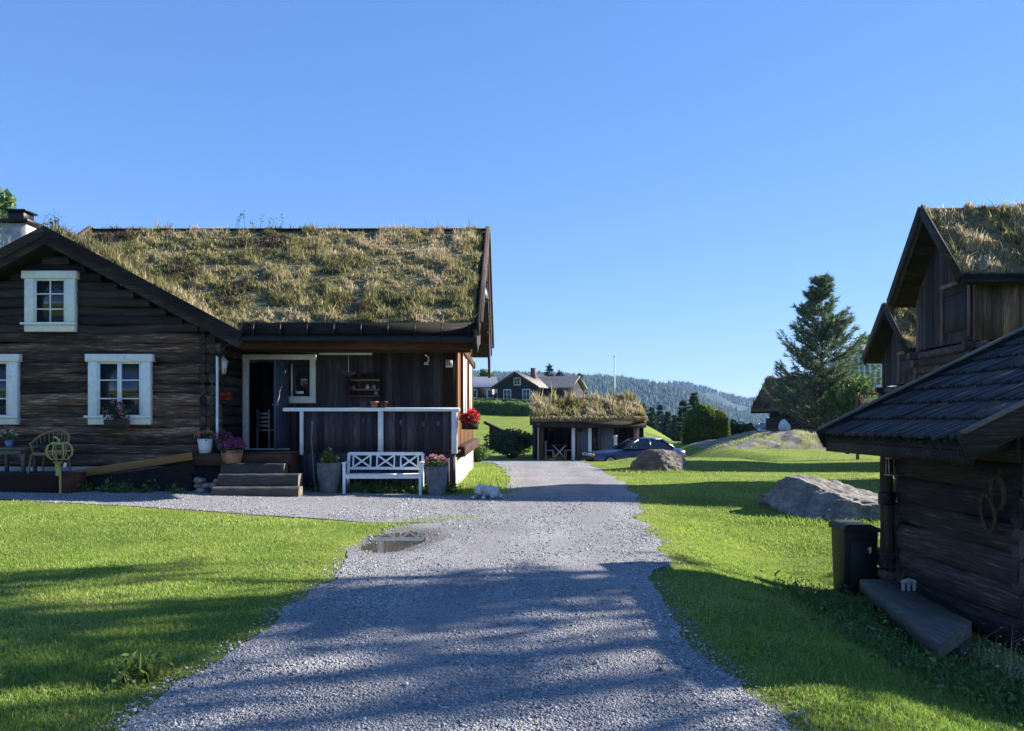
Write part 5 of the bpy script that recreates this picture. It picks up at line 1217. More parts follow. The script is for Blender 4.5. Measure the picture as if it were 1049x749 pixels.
# ================================================================== CARS
def car(name, label, loc, rz, L=4.7, group=None):
    """local: nose at -x"""
    t = thing(name, label, 'car', loc, rz, group)
    # stations: x, z_bottom, z_shoulder, half width, crown
    st = [(-2.33, .42, .60, .66), (-2.28, .30, .68, .74), (-2.0, .24, .76, .82), (-1.4, .22, .83, .86), (-.75, .22, .89, .87), (0, .22, .91, .88), (.9, .22, .92, .88), (1.5, .22, .93, .87), (1.95, .25, .92, .84), (2.25, .32, .88, .78), (2.33, .42, .80, .70)]
    m = M(); V = []; k = 14
    for (x, zb, zt_, w) in st:
        c = (zb + zt_) / 2; h = (zt_ - zb) / 2
        for j in range(k):
            a = 2 * math.pi * (j + .5) / k; e = .45; ca, sa = math.cos(a), math.sin(a)
            V.append((x, w * math.copysign(abs(ca) ** e, ca), c + h * math.copysign(abs(sa) ** e, sa)))
    F = [[i * k + j, i * k + (j + 1) % k, (i + 1) * k + (j + 1) % k, (i + 1) * k + j] for i in range(len(st) - 1) for j in range(k)]
    m.arr(V, F); m.arr(V[:k], [list(range(k))]); m.arr(V[-k:], [list(range(k))[::-1]]); body = m.build('body', 'blue_car', t, local=True, smooth=True)
    # cabin
    m = M(); cb = [(-.80, .88, .80), (-.05, 1.36, .62), (.35, 1.41, .60), (.85, 1.40, .60), (1.15, 1.33, .61), (1.75, .92, .76)]
    rf = [(-.02, 1.34, .60), (.3, 1.41, .585), (.9, 1.41, .585), (1.15, 1.35, .60)]
    V = []
    for x, z, w in rf: V += [(x, -w, z - .03), (x, -w * .6, z + .012), (x, w * .6, z + .012), (x, w, z - .03)]
    m.arr(V, [[i * 4 + j, i * 4 + j + 1, (i + 1) * 4 + j + 1, (i + 1) * 4 + j] for i in range(3) for j in range(3)])
    for s in (-1, 1):
        for p, q, w in (((-.80, .80 * s, .89), (0, .61 * s, 1.33), .05), ((.55, .845 * s, .9), (.5, .61 * s, 1.37), .05), ((1.72, .76 * s, .92), (1.14, .61 * s, 1.33), .16)): m.bar(p, q, w, .05, (1, 0, 0))
        m.bar((0, .61 * s, 1.35), (1.15, .61 * s, 1.35), .04, .04)
    m.build('roof', 'blue_car', t, local=True)
    g = M(); g.arr([(-.80, -.78, .88), (-.80, .78, .88), (-.0, .59, 1.33), (-.0, -.59, 1.33)], [[0, 1, 2, 3]]); g.build('windscreen', 'glass', t, local=True)
    g = M(); g.arr([(1.72, -.74, .92), (1.72, .74, .92), (1.14, .59, 1.33), (1.14, -.59, 1.33)], [[3, 2, 1, 0]]); g.build('rear_window', 'glass', t, local=True)
    for s in (-1, 1):
        g = M(); y = lambda z: s * (.81 - (z - .9) * .46)
        g.arr([(-.74, y(.9), .9), (.53, y(.9), .9), (.49, y(1.34), 1.34), (-.02, y(1.34), 1.34)], [[0, 1, 2, 3]]); g.build('side_window', 'glass', t, local=True)
        g = M(); g.arr([(.57, y(.9), .9), (1.6, y(.9), .9), (1.1, y(1.33), 1.33), (.53, y(1.34), 1.34)], [[0, 1, 2, 3]]); g.build('side_window', 'glass', t, local=True)
        m = M(); m.box((-.62, s * .97 - .09, .92), (-.48, s * .97 + .05, 1.04)); m.build('wing_mirror', 'blue_car', t, local=True, bevel=.02)
        m = M(); m.box((.30, s * .885 - .012, .80), (.48, s * .885 + .012, .83)); m.build('door_handle', 'metal_grey', t, local=True)
        for wx_ in (-1.45, 1.38):
            m = M(); n = 22; c = (wx_, s * .80, .31)
            V = []; 
            for (yy, r) in ((-.09, .22), (-.10, .29), (-.07, .31), (.07, .31), (.10, .29), (.09, .22)):
                for j in range(n): a = 2 * math.pi * j / n; V.append((c[0] + r * math.cos(a), c[1] + yy, c[2] + r * math.sin(a)))
            m.arr(V, [[i * n + j, i * n + (j + 1) % n, (i + 1) * n + (j + 1) % n, (i + 1) * n + j] for i in range(5) for j in range(n)]); wl = m.build('wheel', 'rubber', t, local=True)
            m = M(); yo = c[1] + s * .075
            m.arr([(c[0] + r * math.cos(2 * math.pi * j / n), yo + s * d, c[2] + r * math.sin(2 * math.pi * j / n)) for r, d in ((.21, 0), (.12, .015)) for j in range(n)], [[j, (j + 1) % n, n + (j + 1) % n, n + j] for j in range(n)] ); m.arr([(c[0] + .12 * math.cos(2 * math.pi * j / n), yo + s * .015, c[2] + .12 * math.sin(2 * math.pi * j / n)) for j in range(n)], [list(range(n))]); m.build('rim', 'metal_grey', wl, local=True)
        m = M(); m.box((-2.345, s * .56 - .13, .58), (-2.27, s * .56 + .13, .70)); m.build('headlight', 'lamp_glass', t, local=True, bevel=.015)
        m = M(); m.box((-2.33, s * .72 - .04, .57), (-2.2, s * .72 + .06, .69)); m.build('indicator', 'orange_lamp', t, local=True, bevel=.01)
        m = M(); m.box((2.24, s * .56 - .16, .66), (2.335, s * .56 + .16, .80)); m.build('tail_light', 'red_lamp', t, local=True, bevel=.01)
    m = M(); m.box((-2.36, -.38, .56), (-2.28, .38, .70)); m.build('grille', 'metal_grey', t, local=True)
    m = M(); m.box((-2.42, -.80, .38), (-2.25, .80, .52)); m.build('bumper', 'metal_dark', t, local=True, bevel=.02); m = M(); m.box((2.25, -.78, .38), (2.42, .78, .54)); m.build('bumper', 'metal_dark', t, local=True, bevel=.02)
    return t
yc = 39.0; xn = gx(601.5, yc)
bc = car('parked_car', 'dark blue saloon car parked facing left beside the grass-roofed outbuilding', (xn + 2.22, yc, T(xn + 2.35, yc) - .03), R(12))
yc2 = 74.0
dup(bc, (gx(783, yc2), yc2, gz(449, yc2)), R(25), 'dark car half hidden behind the outcrop and the dark bushes')

# ================================================================== VEGETATION
def shrub(name, label, cat, c, r, n, size, mat, rn=.2, base=.5, lobes=7, seed=0, trunk=.06, group=None):
    t = thing(name, label, cat, c, group=group); m = M(); rr = random.Random(seed)
    for i in range(lobes):
        a = rr.uniform(0, 6.28); k = rr.uniform(.1, .62)
        cc = (c[0] + math.cos(a) * r[0] * k, c[1] + math.sin(a) * r[1] * k, c[2] + r[2] * rr.uniform(.75, 1.25)); s = rr.uniform(.42, .66)
        q = n // lobes; P = lobe_points(cc, (r[0] * s, r[1] * s, r[2] * s * 1.1), q, .6); P[:, 2] = np.maximum(P[:, 2], c[2] + .02); leaves(m, P, size, np.clip(base + RNG.normal(0, rn, q), 0, 1))
    m.build('crown', mat, t); m = M()
    for i in range(4): a = i * 1.7; m.tube([(c[0] + .1 * math.cos(a), c[1] + .1 * math.sin(a), c[2] - .1), (c[0] + r[0] * .4 * math.cos(a), c[1] + r[1] * .4 * math.sin(a), c[2] + r[2])], [trunk, trunk * .4], 6)
    m.build('stem', 'bark', t); return t
def hedge(name, label, a, b, depth, h, n, size, mat, base=.5, z0=None, rough=.18):
    a = np.array(a, float); b = np.array(b, float); d = b - a; L = np.linalg.norm(d[:2]); d2 = d / L; nn = np.array([-d2[1], d2[0], 0])
    c = (a + b) / 2; t = thing(name, label, 'hedge', tuple(c)); m = M()
    u = RNG.random(n); s = RNG.uniform(-1, 1, n); v = RNG.random(n)
    shell = RNG.integers(0, 3, n); v = np.where(shell == 0, 1 - .15 * RNG.random(n) ** 2, v); s = np.where(shell == 1, -1 + .25 * RNG.random(n), s); s = np.where(shell == 2, np.sign(s) * (1 - .3 * RNG.random(n)), s)
    top = h * (1 + rough * 2 * (fbm(u * L * .8, u * 0 + 4, 4) - .47)) * (1 - .32 * np.abs(2 * u - 1) ** 8); v2 = v * (1 - .25 * np.abs(s) ** 3)
    P = a[None] + d[None] * u[:, None] + nn[None] * (s * depth / 2 * (1 + .3 * (fbm(u * L, v * 3, 3) - .47)))[:, None]; P[:, 2] += v2 * top
    leaves(m, P, size, np.clip(base + RNG.normal(0, .22, n), 0, 1)); m.build('foliage', mat, t)
    m = M()
    for k in range(int(L / .8) + 1): p = a + d * min(1, k * .8 / L); m.tube([tuple(p - [0, 0, .2]), tuple(p + [0, 0, h * .8])], .035, 5)
    m.build('stem', 'bark', t); return t
def conifer(name, label, loc, h, r, whorls, per, mat, nn=26, size=.16, up=.25, low=.06, taper=1.0, group=None, bark='bark', wd=.22, irregular=.15, cat='tree', trunk_r=None, twigs=6):
    t = thing(name, label, cat, loc, group=group); x, y, z = loc; tr = trunk_r or h * .017
    m = M(); m.tube([(x, y, z - .2), (x + .01 * h * .3, y, z + h * .4), (x, y, z + h * .98)], [tr, tr * .65, .012], 8)
    PP = []; DD = []
    for i in range(whorls):
        f = low + (1 - low) * (i + random.uniform(-.3, .3)) / whorls; f = min(max(f, low), .985); zz = z + h * f
        rad = r * (1 - f) ** taper * random.uniform(1 - irregular * .5, 1 + irregular)
        for k in range(max(3, int(per * (1 - f * .3)))):
            a = random.uniform(0, 6.283); L = rad * random.uniform(.7, 1.12) + .12; d = Vector((math.cos(a), math.sin(a), up * random.uniform(.5, 1.4)))
            p0 = Vector((x, y, zz)); p1 = p0 + d * L * .6; p2 = p0 + d * L + Vector((0, 0, L * up * .45)); m.tube([p0, p1, p2], [max(.012, L * .018), max(.01, L * .012), .006], 4)
            for q in range(twigs):
                s = .25 + .75 * (q + random.random()) / twigs; c = p0.lerp(p1, s / .6) if s < .6 else p1.lerp(p2, (s - .6) / .4)
                sd = Vector((-d.y, d.x, 0)) * random.choice((-1, 1)) * L * .30 * (1.15 - s) + d * L * .12 + Vector((0, 0, L * up * .4 * random.random())); 
                k2 = max(3, nn // twigs); tt = RNG.random(k2)[:, None]; PP.append(np.array(c)[None] + np.array(sd)[None] * tt + RNG.normal(0, size * .22, (k2, 3)))
                dv = np.array(sd.normalized() * .8 + d * .5) if sd.length > 1e-4 else np.array(d); DD.append(np.tile(dv, (k2, 1)))
    n0 = 14; PP.append(np.array([x, y, z + h * .96]) + RNG.normal(0, 1, (n0, 3)) * [size * .35, size * .35, h * .02]); DD.append(np.tile([0, 0, 1.2], (n0, 1)))
    m.build('trunk', bark, t)
    P = np.concatenate(PP); D = np.concatenate(DD) + RNG.normal(0, .55, (len(P), 3)); D /= np.linalg.norm(D, axis=1)[:, None]
    W = np.cross(D, RNG.normal(0, 1, D.shape)); W /= np.linalg.norm(W, axis=1)[:, None]; s = size * np.exp(RNG.normal(0, .25, len(P)))[:, None]
    V = np.stack([P - W * s * wd * .5, P + W * s * wd * .5, P + D * s], 1).reshape(-1, 3); m = M(); m.arr(V, (np.arange(len(P)) * 3)[:, None] + np.arange(3), np.repeat(np.clip(.5 + RNG.normal(0, .25, len(P)), 0, 1), 3)); m.build('crown', mat, t); return t
def broadleaf(name, label, loc, h, r, n, size, mat, lobes=14, seed=0, group=None, base=.5, z0=.28, sf=(.38, .55)):
    t = thing(name, label, 'tree', loc, group=group); x, y, z = loc; rr = random.Random(seed); m = M(); mt = M()
    mt.tube([(x, y, z - .3), (x + .1, y, z + h * .3), (x, y, z + h * .75)], [h * .02, h * .014, h * .005], 9)
    for i in range(lobes):
        f = z0 + (1 - z0) * (i + .5) / lobes * .93; w = math.sin(math.pi * min(1, (f - z0) / (1 - z0) * .85 + .15)); a = rr.uniform(0, 6.28); k = r * w * rr.uniform(.25, .75)
        c = (x + math.cos(a) * k, y + math.sin(a) * k, z + h * f); s = r * rr.uniform(*sf)
        mt.tube([(x, y, z + h * f * .7), tuple(np.array([x, y, z + h * f * .85]) * .5 + np.array(c) * .5), c], [h * .007, h * .005, .01], 6)
        q = n // lobes; P = lobe_points(c, (s, s, s * .75), q, .85); leaves(m, P, size, np.clip(base + RNG.normal(0, .22, q), 0, 1))
    mt.build('trunk', 'bark', t); m.build('crown', mat, t); return t
# pine in front of the grass-roofed house
Yp = 53.0; xp = gx(842, Yp); zb = .7
conifer('pine_tree', 'tall young pine with upturned branches standing behind the outcrop', (xp, Yp, zb), gz(282, Yp) - zb, 3.2, 26, 10, 'needle', nn=180, size=.25, up=.42, low=.01, taper=.86, bark='pine_bark', wd=.25, irregular=.30, twigs=8)
shrub('bush', 'pale green bushy tree growing at the right foot of the pine', 'tree', (gx(868, 51), 51, .4), (1.9, 1.5, 2.1), 9000, .11, 'leaf', lobes=12, seed=4, base=.68)
broadleaf('broadleaf_tree', 'leafy green tree behind the half hidden storehouse', (gx(884, 66), 66, -.5), gz(345, 66) + .5, 2.6, 9000, .16, 'leaf', lobes=14, seed=8, base=.45, z0=.12)
hedge('hedge', 'clipped hedge with a sunlit yellow-green top beside the outcrop', (gx(699, 56), 56, -.5), (gx(748, 55), 55.5, -.5), 2.2, gz(421, 56) + .5, 17000, .085, 'leaf_yellow', base=.42, rough=.24)
shrub('bush', 'dark bush between the hedge and the far parked car', 'bush', (gx(759, 57), 57, -.5), (1.3, 1.0, 1.15), 4500, .09, 'leaf_dark', seed=2)
shrub('bush', 'low dark spreading juniper left of the outbuilding', 'bush', (gx(524, 44), 44, T(gx(524, 44), 44)), (1.55, 1.1, .82), 7000, .07, 'leaf_dark', seed=5, lobes=9)
shrub('bush', 'small green bush behind the house corner foundation', 'bush', (gx(488, 31), 31, T(gx(488, 31), 31)), (.5, .6, .35), 1800, .05, 'leaf', seed=6)
for px, Y, top, r, zb_ in ((663, 150, 413, 2.6, -3), (672, 148, 417, 2.3, -3), (681, 152, 421, 2.4, -3.4), (690, 150, 426, 2.0, -3.5), (655, 156, 419, 2.4, -3)):
    pass
sp = [(659, 150, 412, 2.8), (668, 146, 417, 2.4), (676, 152, 414, 2.7), (684, 150, 421, 2.2), (691, 147, 425, 2.0)]
lab = ['first spruce right of the outbuilding roof, tallest of the far row', 'short spruce second in the far row right of the outbuilding', 'dark spruce in the middle of the far row right of the outbuilding', 'slim spruce fourth in the far row right of the outbuilding', 'smallest spruce at the right end of the far row']
for (px, Y, top, r), l in zip(sp, lab): conifer('spruce_tree', l, (gx(px, Y), Y, -3.2), gz(top, Y) + 3.2, r * .85, 22, 9, 'needle_dark', nn=80, size=.27, up=-.05, low=.03, taper=1.1, wd=.5, irregular=.3, group='spruces beyond the meadow')
conifer('spruce_tree', 'tall dark spruce behind the left end of the hedge', (gx(711, 80), 80, -1.4), gz(402, 80) + 1.4, 1.3, 26, 9, 'needle_dark', nn=90, size=.17, up=-.02, low=.03, taper=1.0, wd=.4, irregular=.3)
conifer('spruce_tree', 'shorter spruce left of the tall one behind the hedge', (gx(700, 84), 84, -1.6), gz(409, 84) + 1.6, 1.15, 24, 9, 'needle_dark', nn=90, size=.17, up=-.02, low=.03, taper=1.0, wd=.4, irregular=.3)
for px, Y, top, r, l in ((563, 205, 374, 2.6, 'slender spruce behind the chimney of the far black house'), (573, 210, 380, 2.6, 'low spruce right of the slender one behind the far house'), (593.5, 215, 383, 2.2, 'lone spruce above the left part of the outbuilding roof')):
    conifer('spruce_tree', l, (gx(px, Y), Y, 5), gz(top, Y) - 5, r, 16, 8, 'needle_dark', nn=40, size=.6, up=-.1, low=.05, taper=.9, wd=.4)
broadleaf('broadleaf_tree', 'thin pale tree left of the far black house', (gx(498, 190), 190, 5), gz(379, 190) - 5, 2.2, 2500, .35, 'leaf', lobes=10, seed=3, z0=.3)
hedge('hedge', 'long green hedge on the meadow below the far black house', (gx(480, 108), 108, T(gx(480, 108), 108) - .2), (gx(552, 100), 100, T(gx(552, 100), 100) - .2), 2.2, 1.75, 9000, .17, 'leaf', base=.75, rough=.12)
hedge('hedge', 'dark shrub row along the foot of the far black house', (gx(486, 158), 158, T(gx(486, 158), 158) - .3), (gx(545, 152), 152, T(gx(545, 152), 152) - .3), 3, 1.0, 5000, .3, 'leaf_dark', rough=.3)
broadleaf('broadleaf_tree', 'tall green tree behind the left house chimney', (gx(-12, 36), 36, .5), gz(186, 36) - .5, 1.75, 9000, .12, 'leaf', lobes=16, seed=12, z0=.15)
# trees outside the frame to the right, whose shade falls on the drive
for x, y, h, r, lo, wh in ((15.5, 13.1, 15, 2.5, .28, 14), (17.0, 10.9, 15.0, 2.6, .25, 14), (15.0, 8.8, 13.0, 2.4, .2, 13), (19.5, 12.6, 18.0, 2.7, .42, 12)):
    conifer('spruce_tree', 'spruce standing beyond the right edge of the picture, shading the drive', (x, y, -.4), h, r, wh, 7, 'needle_dark', nn=20, size=.30, up=-.10, low=lo, taper=.75, wd=.28, irregular=.3, group='spruces beyond the right edge', twigs=6)
broadleaf('broadleaf_tree', 'birch standing beyond the right edge of the picture among the spruces', (16.0, 13.6, -.4), 16, 3.3, 2500, .14, 'leaf', lobes=18, seed=35, z0=.52, sf=(.26, .40))

# ================================================================== FAR HOUSES
def far_house():
    Y = 165.0; x = gx(529, Y); zb = gz(414, Y); t = thing('far_house', 'black wooden house with white windows and a pale brown roof on the rise', 'house', (x, Y, zb), R(-24))
    hw, D, E, A = 4.2, 15, 3.5, 6.0
    m = M(); m.box((-hw, 0, -1), (hw, D, E)); m.prism([(-hw, 0, E), (hw, 0, E), (0, 0, A)], (0, D, 0)); m.build('wall', 'board_black', t, local=True)
    m = M()
    for s in (-1, 1): m.prism([(0, -.9, A + .25), (s * (hw + 1.0), -.9, E - .32), (s * (hw + 1.0), -.9, E - .10), (0, -.9, A + .5)], (0, D + 1.8, 0))
    rf = m.build('roof', 'roof_tile', t, local=True)
    m = M()
    for s in (-1, 1): m.bar((0, -.95, A + .3), (s * (hw + 1.0), -.95, E - .25), .08, .4)
    m.build('bargeboard', 'board_brown', rf, local=True)
    m = M(); m.box((1.2, 4.5, A - .8), (2.1, 5.5, A + 1.5)); m.build('chimney', 'brick', rf, local=True)
    m = M(); m.box((hw - .2, 5, -1), (hw + 5.5, 13, E - .2)); m.prism([(hw + 5.2, 5, E - .2), (hw + 5.2, 13, E - .2), (hw + 5.2, 9, A - .5)], (.3, 0, 0)); m.build('side_wing_wall', 'board_black', t, local=True)
    m = M(); m.prism([(hw + .6, 4.3, E - .3), (hw + 6.2, 4.3, E - .3), (hw + 6.2, 9, A - .3), (0, 9, A - .3)], (0, 0, .25)); m.prism([(hw + .6, 13.7, E - .3), (hw + 6.2, 13.7, E - .3), (hw + 6.2, 9, A - .3), (0, 9, A - .3)], (0, 0, .25)); m.build('side_roof', 'roof_tile', t, local=True)
    for cx, cz, w, h in ((-2.0, 1.9, 1.7, 2.2), (2.2, 1.9, 1.7, 2.2), (.2, 4.55, 1.5, 1.6)):
        m = M(); m.box((cx - w / 2, -.1, cz - h / 2), (cx + w / 2, -.01, cz + h / 2)); wn = m.build('window', 'white', t, local=True)
        m = M()
        for k in (0, 1): m.box((cx - w / 2 + .18 + k * (w / 2 - .12), -.14, cz - h / 2 + .2), (cx - .08 + k * (w / 2 - .1), -.105, cz + h / 2 - .2))
        m.build('pane', 'glass', wn, local=True)
    Y = 172.0; x = gx(493, Y); zb = gz(411, Y); t = thing('far_house', 'small dark annex house with a pale gable edge left of the black house', 'house', (x, Y, zb), R(12))
    m = M(); m.box((-3.2, 0, -1), (3.4, 6, 3.0)); m.prism([(-3.2, 0, 3.0), (-3.2, 6, 3.0), (-3.2, 3, 4.9)], (6.6, 0, 0)); m.build('wall', 'board_black', t, local=True)
    m = M(); m.prism([(-3.6, -.6, 2.8), (-3.6, 3, 5.1), (-3.6, 3, 5.3), (-3.6, -.6, 3.0)], (7.4, 0, 0)); m.prism([(-3.6, 6.6, 2.8), (-3.6, 3, 5.1), (-3.6, 3, 5.3), (-3.6, 6.6, 3.0)], (7.4, 0, 0)); rf = m.build('roof', 'metal_grey', t, local=True)
    m = M(); m.bar((-3.68, -.65, 2.95), (-3.68, 3, 5.25), .1, .45); m.bar((-3.68, 6.65, 2.95), (-3.68, 3, 5.25), .1, .45); m.build('bargeboard', 'white', rf, local=True)
    for cx in (-1.6, 1.9):
        m = M(); m.box((cx - .8, -.1, .6), (cx + .8, -.01, 2.5)); wn = m.build('window', 'white', t, local=True); m = M(); m.box((cx - .55, -.13, .85), (cx + .55, -.105, 2.25)); m.build('pane', 'glass', wn, local=True)
far_house()
# flagpole
Yf = 66.0; xf = gx(629.5, Yf); m = M(); m.tube([(xf, Yf, T(xf, Yf) - .2), (xf, Yf, gz(366, Yf))], [.07, .045], 8); fp = thing('flagpole', 'thin white flagpole behind the grass-roofed outbuilding', 'flagpole', (xf, Yf, T(xf, Yf)))
m.build('pole', 'white', fp, smooth=True); m = M(); m.ball((xf, Yf, gz(366, Yf) + .05), .08, 8, 6); m.build('finial', 'gold', fp)
# root cellar roof left of carport
Yc = 52.0; t = thing('earth_cellar', 'low brown shed with a dark sloping lean-to roof on the meadow', 'shed', (gx(505, Yc), Yc, T(gx(505, Yc), Yc)))
m = M(); x0, x1 = gx(498, Yc), gx(524, Yc); zA, zB = gz(431.5, Yc), gz(445, Yc); zg = T(x0, Yc) - .3
m.prism([(x0 + .2, Yc, zg), (x1, Yc, zg), (x1, Yc, zB - .1), (x0 + .2, Yc, zA - .18)], (0, 2.6, 0)); m.build('wall', 'board_brown', t)
m = M(); m.prism([(x0 - .15, Yc - .3, zA), (x1 + .3, Yc - .3, zB - .1), (x1 + .3, Yc - .3, zB - .28), (x0 - .15, Yc - .3, zA - .16)], (0, 3.2, 0)); m.build('roof', 'board_x', t)
# grass-roofed house behind pine
def right_house():
    Y = 64.0; t = thing('turf_cottage', 'low dark cottage with a rusty brown grass roof behind the pine', 'cottage', (gx(769, Y), Y, -.6), R(-36))
    # local: ridge along x; eave corner nearest-left at (-L, -W)
    L, W, E, A = 0.0, 0.0, gz(420, Y) + .6, 0
    LX, WY_ = 8.5, 3.6; A = E + 2.5
    ox = 0
    zf = lambda x, y: A - .12 - (A - E) / WY_ * np.abs(np.asarray(y) - WY_)
    m = M()
    f = [(ox, 0), (ox + LX, 0), (ox + LX, WY_), (ox, WY_)]; b = [(ox, WY_), (ox + LX, WY_), (ox + LX, 2 * WY_), (ox, 2 * WY_)]
    for pl in (f, b): m.prism([(x, y, float(zf(x, y)) - .16) for x, y in pl], (0, 0, .15))
    rf = m.build('roof', 'board_x', t, local=True)
    sod(rf, f, zf, .2, 500, .2, .05, local=True, mat='turf_red', seed=71, straw=.0); sod(rf, b, zf, .2, 500, .2, .05, local=True, mat='turf_red', seed=72)
    m = M()
    for k in range(9):
        z = .1 + k * .26
        if z > E - .15: break
        for yy in (.7, 2 * WY_ - .7): log_run(m, (ox + 1.0, yy, z), (ox + LX - .6, yy, z), .13, .14)
        for xx in (ox + 1.1, ox + LX - .7): log_run(m, (xx, .6, z), (xx, 2 * WY_ - .6, z), .13, .14)
    m.build('log_wall', 'log_x', t, local=True, smooth=True)
    m = M(); m.prism([(ox + 1.1, .7, E - .1), (ox + 1.1, 2 * WY_ - .7, E - .1), (ox + 1.1, WY_, A - .4)], (.1, 0, 0)); m.box((ox + 1.2, .8, 0), (ox + LX - .8, 2 * WY_ - .8, E)); m.build('gable_wall', 'board_z', t, local=True)
right_house()
# pale house with a glazed veranda seen between tree and storehouse
def veranda_house():
    Y = 60.0; x0, x1 = gx(880, Y), gx(925, Y); zb = -.5; t = thing('veranda_house', 'pale green house with a glazed veranda glimpsed behind the storehouse', 'house', ((x0 + x1) / 2, Y, zb))
    z1, z2, z3 = gz(402, Y), gz(394, Y), gz(366, Y)
    m = M(); m.box((x0, Y, zb), (x1, Y + 6, z1)); m.build('lower_wall', 'grey_blue_wall', t)
    m = M(); m.box((x0 - .05, Y - .05, z1), (x1 + .05, Y + 6, z2)); m.box((x0, Y, z3), (x1, Y + 6, z3 + .3)); m.build('upper_wall', 'pale_green', t)
    m = M(); m.box((x0 + .02, Y + .06, z2), (x1 - .02, Y + 5.9, z3)); w = m.build('glazing', m_glass('veranda_glass', (.10, .14, .13), .1), t)
    m = M(); 
    for k in range(9): x = x0 + (x1 - x0) * k / 8; m.box((x - .07, Y, z2), (x + .07, Y + .055, z3))
    for k in range(1, 4): z = z2 + (z3 - z2) * k / 4; m.box((x0, Y + .005, z - .03), (x1, Y + .05, z + .03))
    m.build('muntin', 'pale_green', w)
    m = M(); m.prism([(x0 - .3, Y - .4, z3 + .3), (x1 + .3, Y - .4, z3 + .3), (x1 + .3, Y + 3, z3 + 1.0), (x0 - .3, Y + 3, z3 + 1.0)], (0, 0, .2)); m.build('roof', 'roof_tile', t)
veranda_house()
# mesh gate
Yg = 33.0; x0, x1 = gx(878.5, Yg), gx(906, Yg); zg = T(x0, Yg); zt_ = gz(402, Yg)
t = thing('mesh_gate', 'tall timber frame filled with wire mesh beside the half hidden storehouse', 'gate', ((x0 + x1) / 2, Yg, zg))
m = M(); m.box((x0 - .05, Yg - .05, zg - .1), (x0 + .05, Yg + .05, zt_)); m.box((x1 - .05, Yg - .05, zg - .1), (x1 + .05, Yg + .05, zt_)); m.box((x0 + .05, Yg - .045, zt_ - .1), (x1 - .05, Yg + .045, zt_)); m.bar((x0 + .05, Yg + .0, zt_ - .3), (x1 - .05, Yg, zt_ - 1.9), .06, .08)
m.build('frame', 'post_wood', t); m = M()
for k in range(1, 16): x = x0 + (x1 - x0) * k / 16; m.box((x - .004, Yg + .05, zg + .2), (x + .004, Yg + .056, zt_ - .1))
for k in range(1, 30): z = zg + .2 + (zt_ - .3 - zg) * k / 30; m.box((x0, Yg + .057, z - .004), (x1, Yg + .062, z + .004))
m.build('wire_mesh', 'net', t)

# ---- weeds
def weeds(name, label, pts, n, h, w, mat='leaf', spread=.25, lf=.03, k=3):
    m = M(); P = []
    for i in range(n):
        c = random.choice(pts); x = c[0] + random.gauss(0, spread); y = c[1] + random.gauss(0, spread); P.append((x, y, T(x, y)))
    P = np.array(P); hh = h * np.exp(RNG.normal(0, .35, n)); blades(m, P, hh, np.full(n, w), np.clip(RNG.normal(.5, .25, n), 0, 1), .55)
    Q = np.repeat(P, k, 0) + np.stack([RNG.normal(0, .05, n * k), RNG.normal(0, .05, n * k), RNG.random(n * k) * np.repeat(hh, k)], -1); leaves(m, Q, lf, RNG.random(n * k)) if k else None
    o = m.build(name, mat); tag(o, label, 'weeds'); stuff(o)
weeds('weeds', 'dark weeds and nettles growing along the foot of the shed and plank bench', [(3.5, 8.6), (3.3, 8.0), (3.2, 7.4), (3.05, 6.8), (3.2, 6.3), (3.4, 6.2), (3.5, 5.8), (3.75, 6.5), (3.9, 6.3), (3.6, 5.5), (3.2, 5.9), (3.5, 9.2)], 3000, .10, .011, 'leaf', .26, .016)
weeds('tall_weeds', 'taller dry weeds at the near corner of the shed', [(3.95, 6.6), (3.85, 6.3), (4.0, 6.9), (3.9, 6.05)], 330, .17, .007, 'turf_blade', .12, .010)
weeds('border_weeds', 'green weeds under the white bench and along the porch foot', [(x, 17.55) for x in np.linspace(-4.1, -1.3, 20)], 1500, .16, .014, 'leaf', .12, .03)
weeds('corner_grass', 'rough yellow-green grass growing at the house corner', [(x, y) for x, y in [(-1.0, 17.5), (-.9, 18.2), (-.7, 19), (-.6, 20), (-.6, 21.5), (-.7, 23), (-.9, 20), (-.5, 17.9), (-1.0, 24.5), (-.6, 25.5)]], 6500, .085, .014, 'blade', .26, .03, k=0)
weeds('puddle_grass', 'sparse yellowish grass in the gravel behind the puddle', [(x, 12.75 + (x + 1.6) * .7) for x in np.linspace(-2.4, -.7, 24)], 1300, .035, .009, 'blade', .16, .03, k=0)
weeds('terrace_weeds', 'small green weeds at the foot of the timber edging and ramp', [(gx(p, 16.5), 16.55) for p in (80, 84, 112, 122, 125, 146, 180)], 260, .13, .014, 'leaf', .08, .035)
weeds('boulder_grass', 'longer green grass around the feet of the two lawn boulders', [(gx(p, 14.4), 14.35) for p in range(790, 900, 8)] + [(gx(p, 24.8), 24.9) for p in range(640, 708, 8)], 2400, .06, .012, 'blade', .18, .03, k=0)
weeds('weed_rosette', 'bright green leafy weed clump in the lawn at the lower left', [(-2.3, 5.03)], 70, .10, .03, 'leaf_yellow', .05, .02)
def clover():
    n = 60000; Y = 3.9 * (13 / 3.9) ** RNG.random(n); X = (RNG.random(n) * 1.3 - .65) * Y
    f = fbm(X * .9 + 77, Y * .9, 4); ok = (gravel_d(X, Y) < -.15) & (f > .53) & ~((X > 3.2) & (Y < 10.5)) & (RNG.random(n) < .5); X, Y = X[ok], Y[ok]; n = len(X)
    m = M(); leaves(m, np.stack([X, Y, tz(X, Y) + .014 + .012 * RNG.random(n)], -1), .0085, np.clip(RNG.normal(.45, .25, n), 0, 1), flat=-1.0)
    o = m.build('clover', 'leaf'); tag(o, 'low clover leaves in patches of the lawn', 'clover'); stuff(o)
clover()
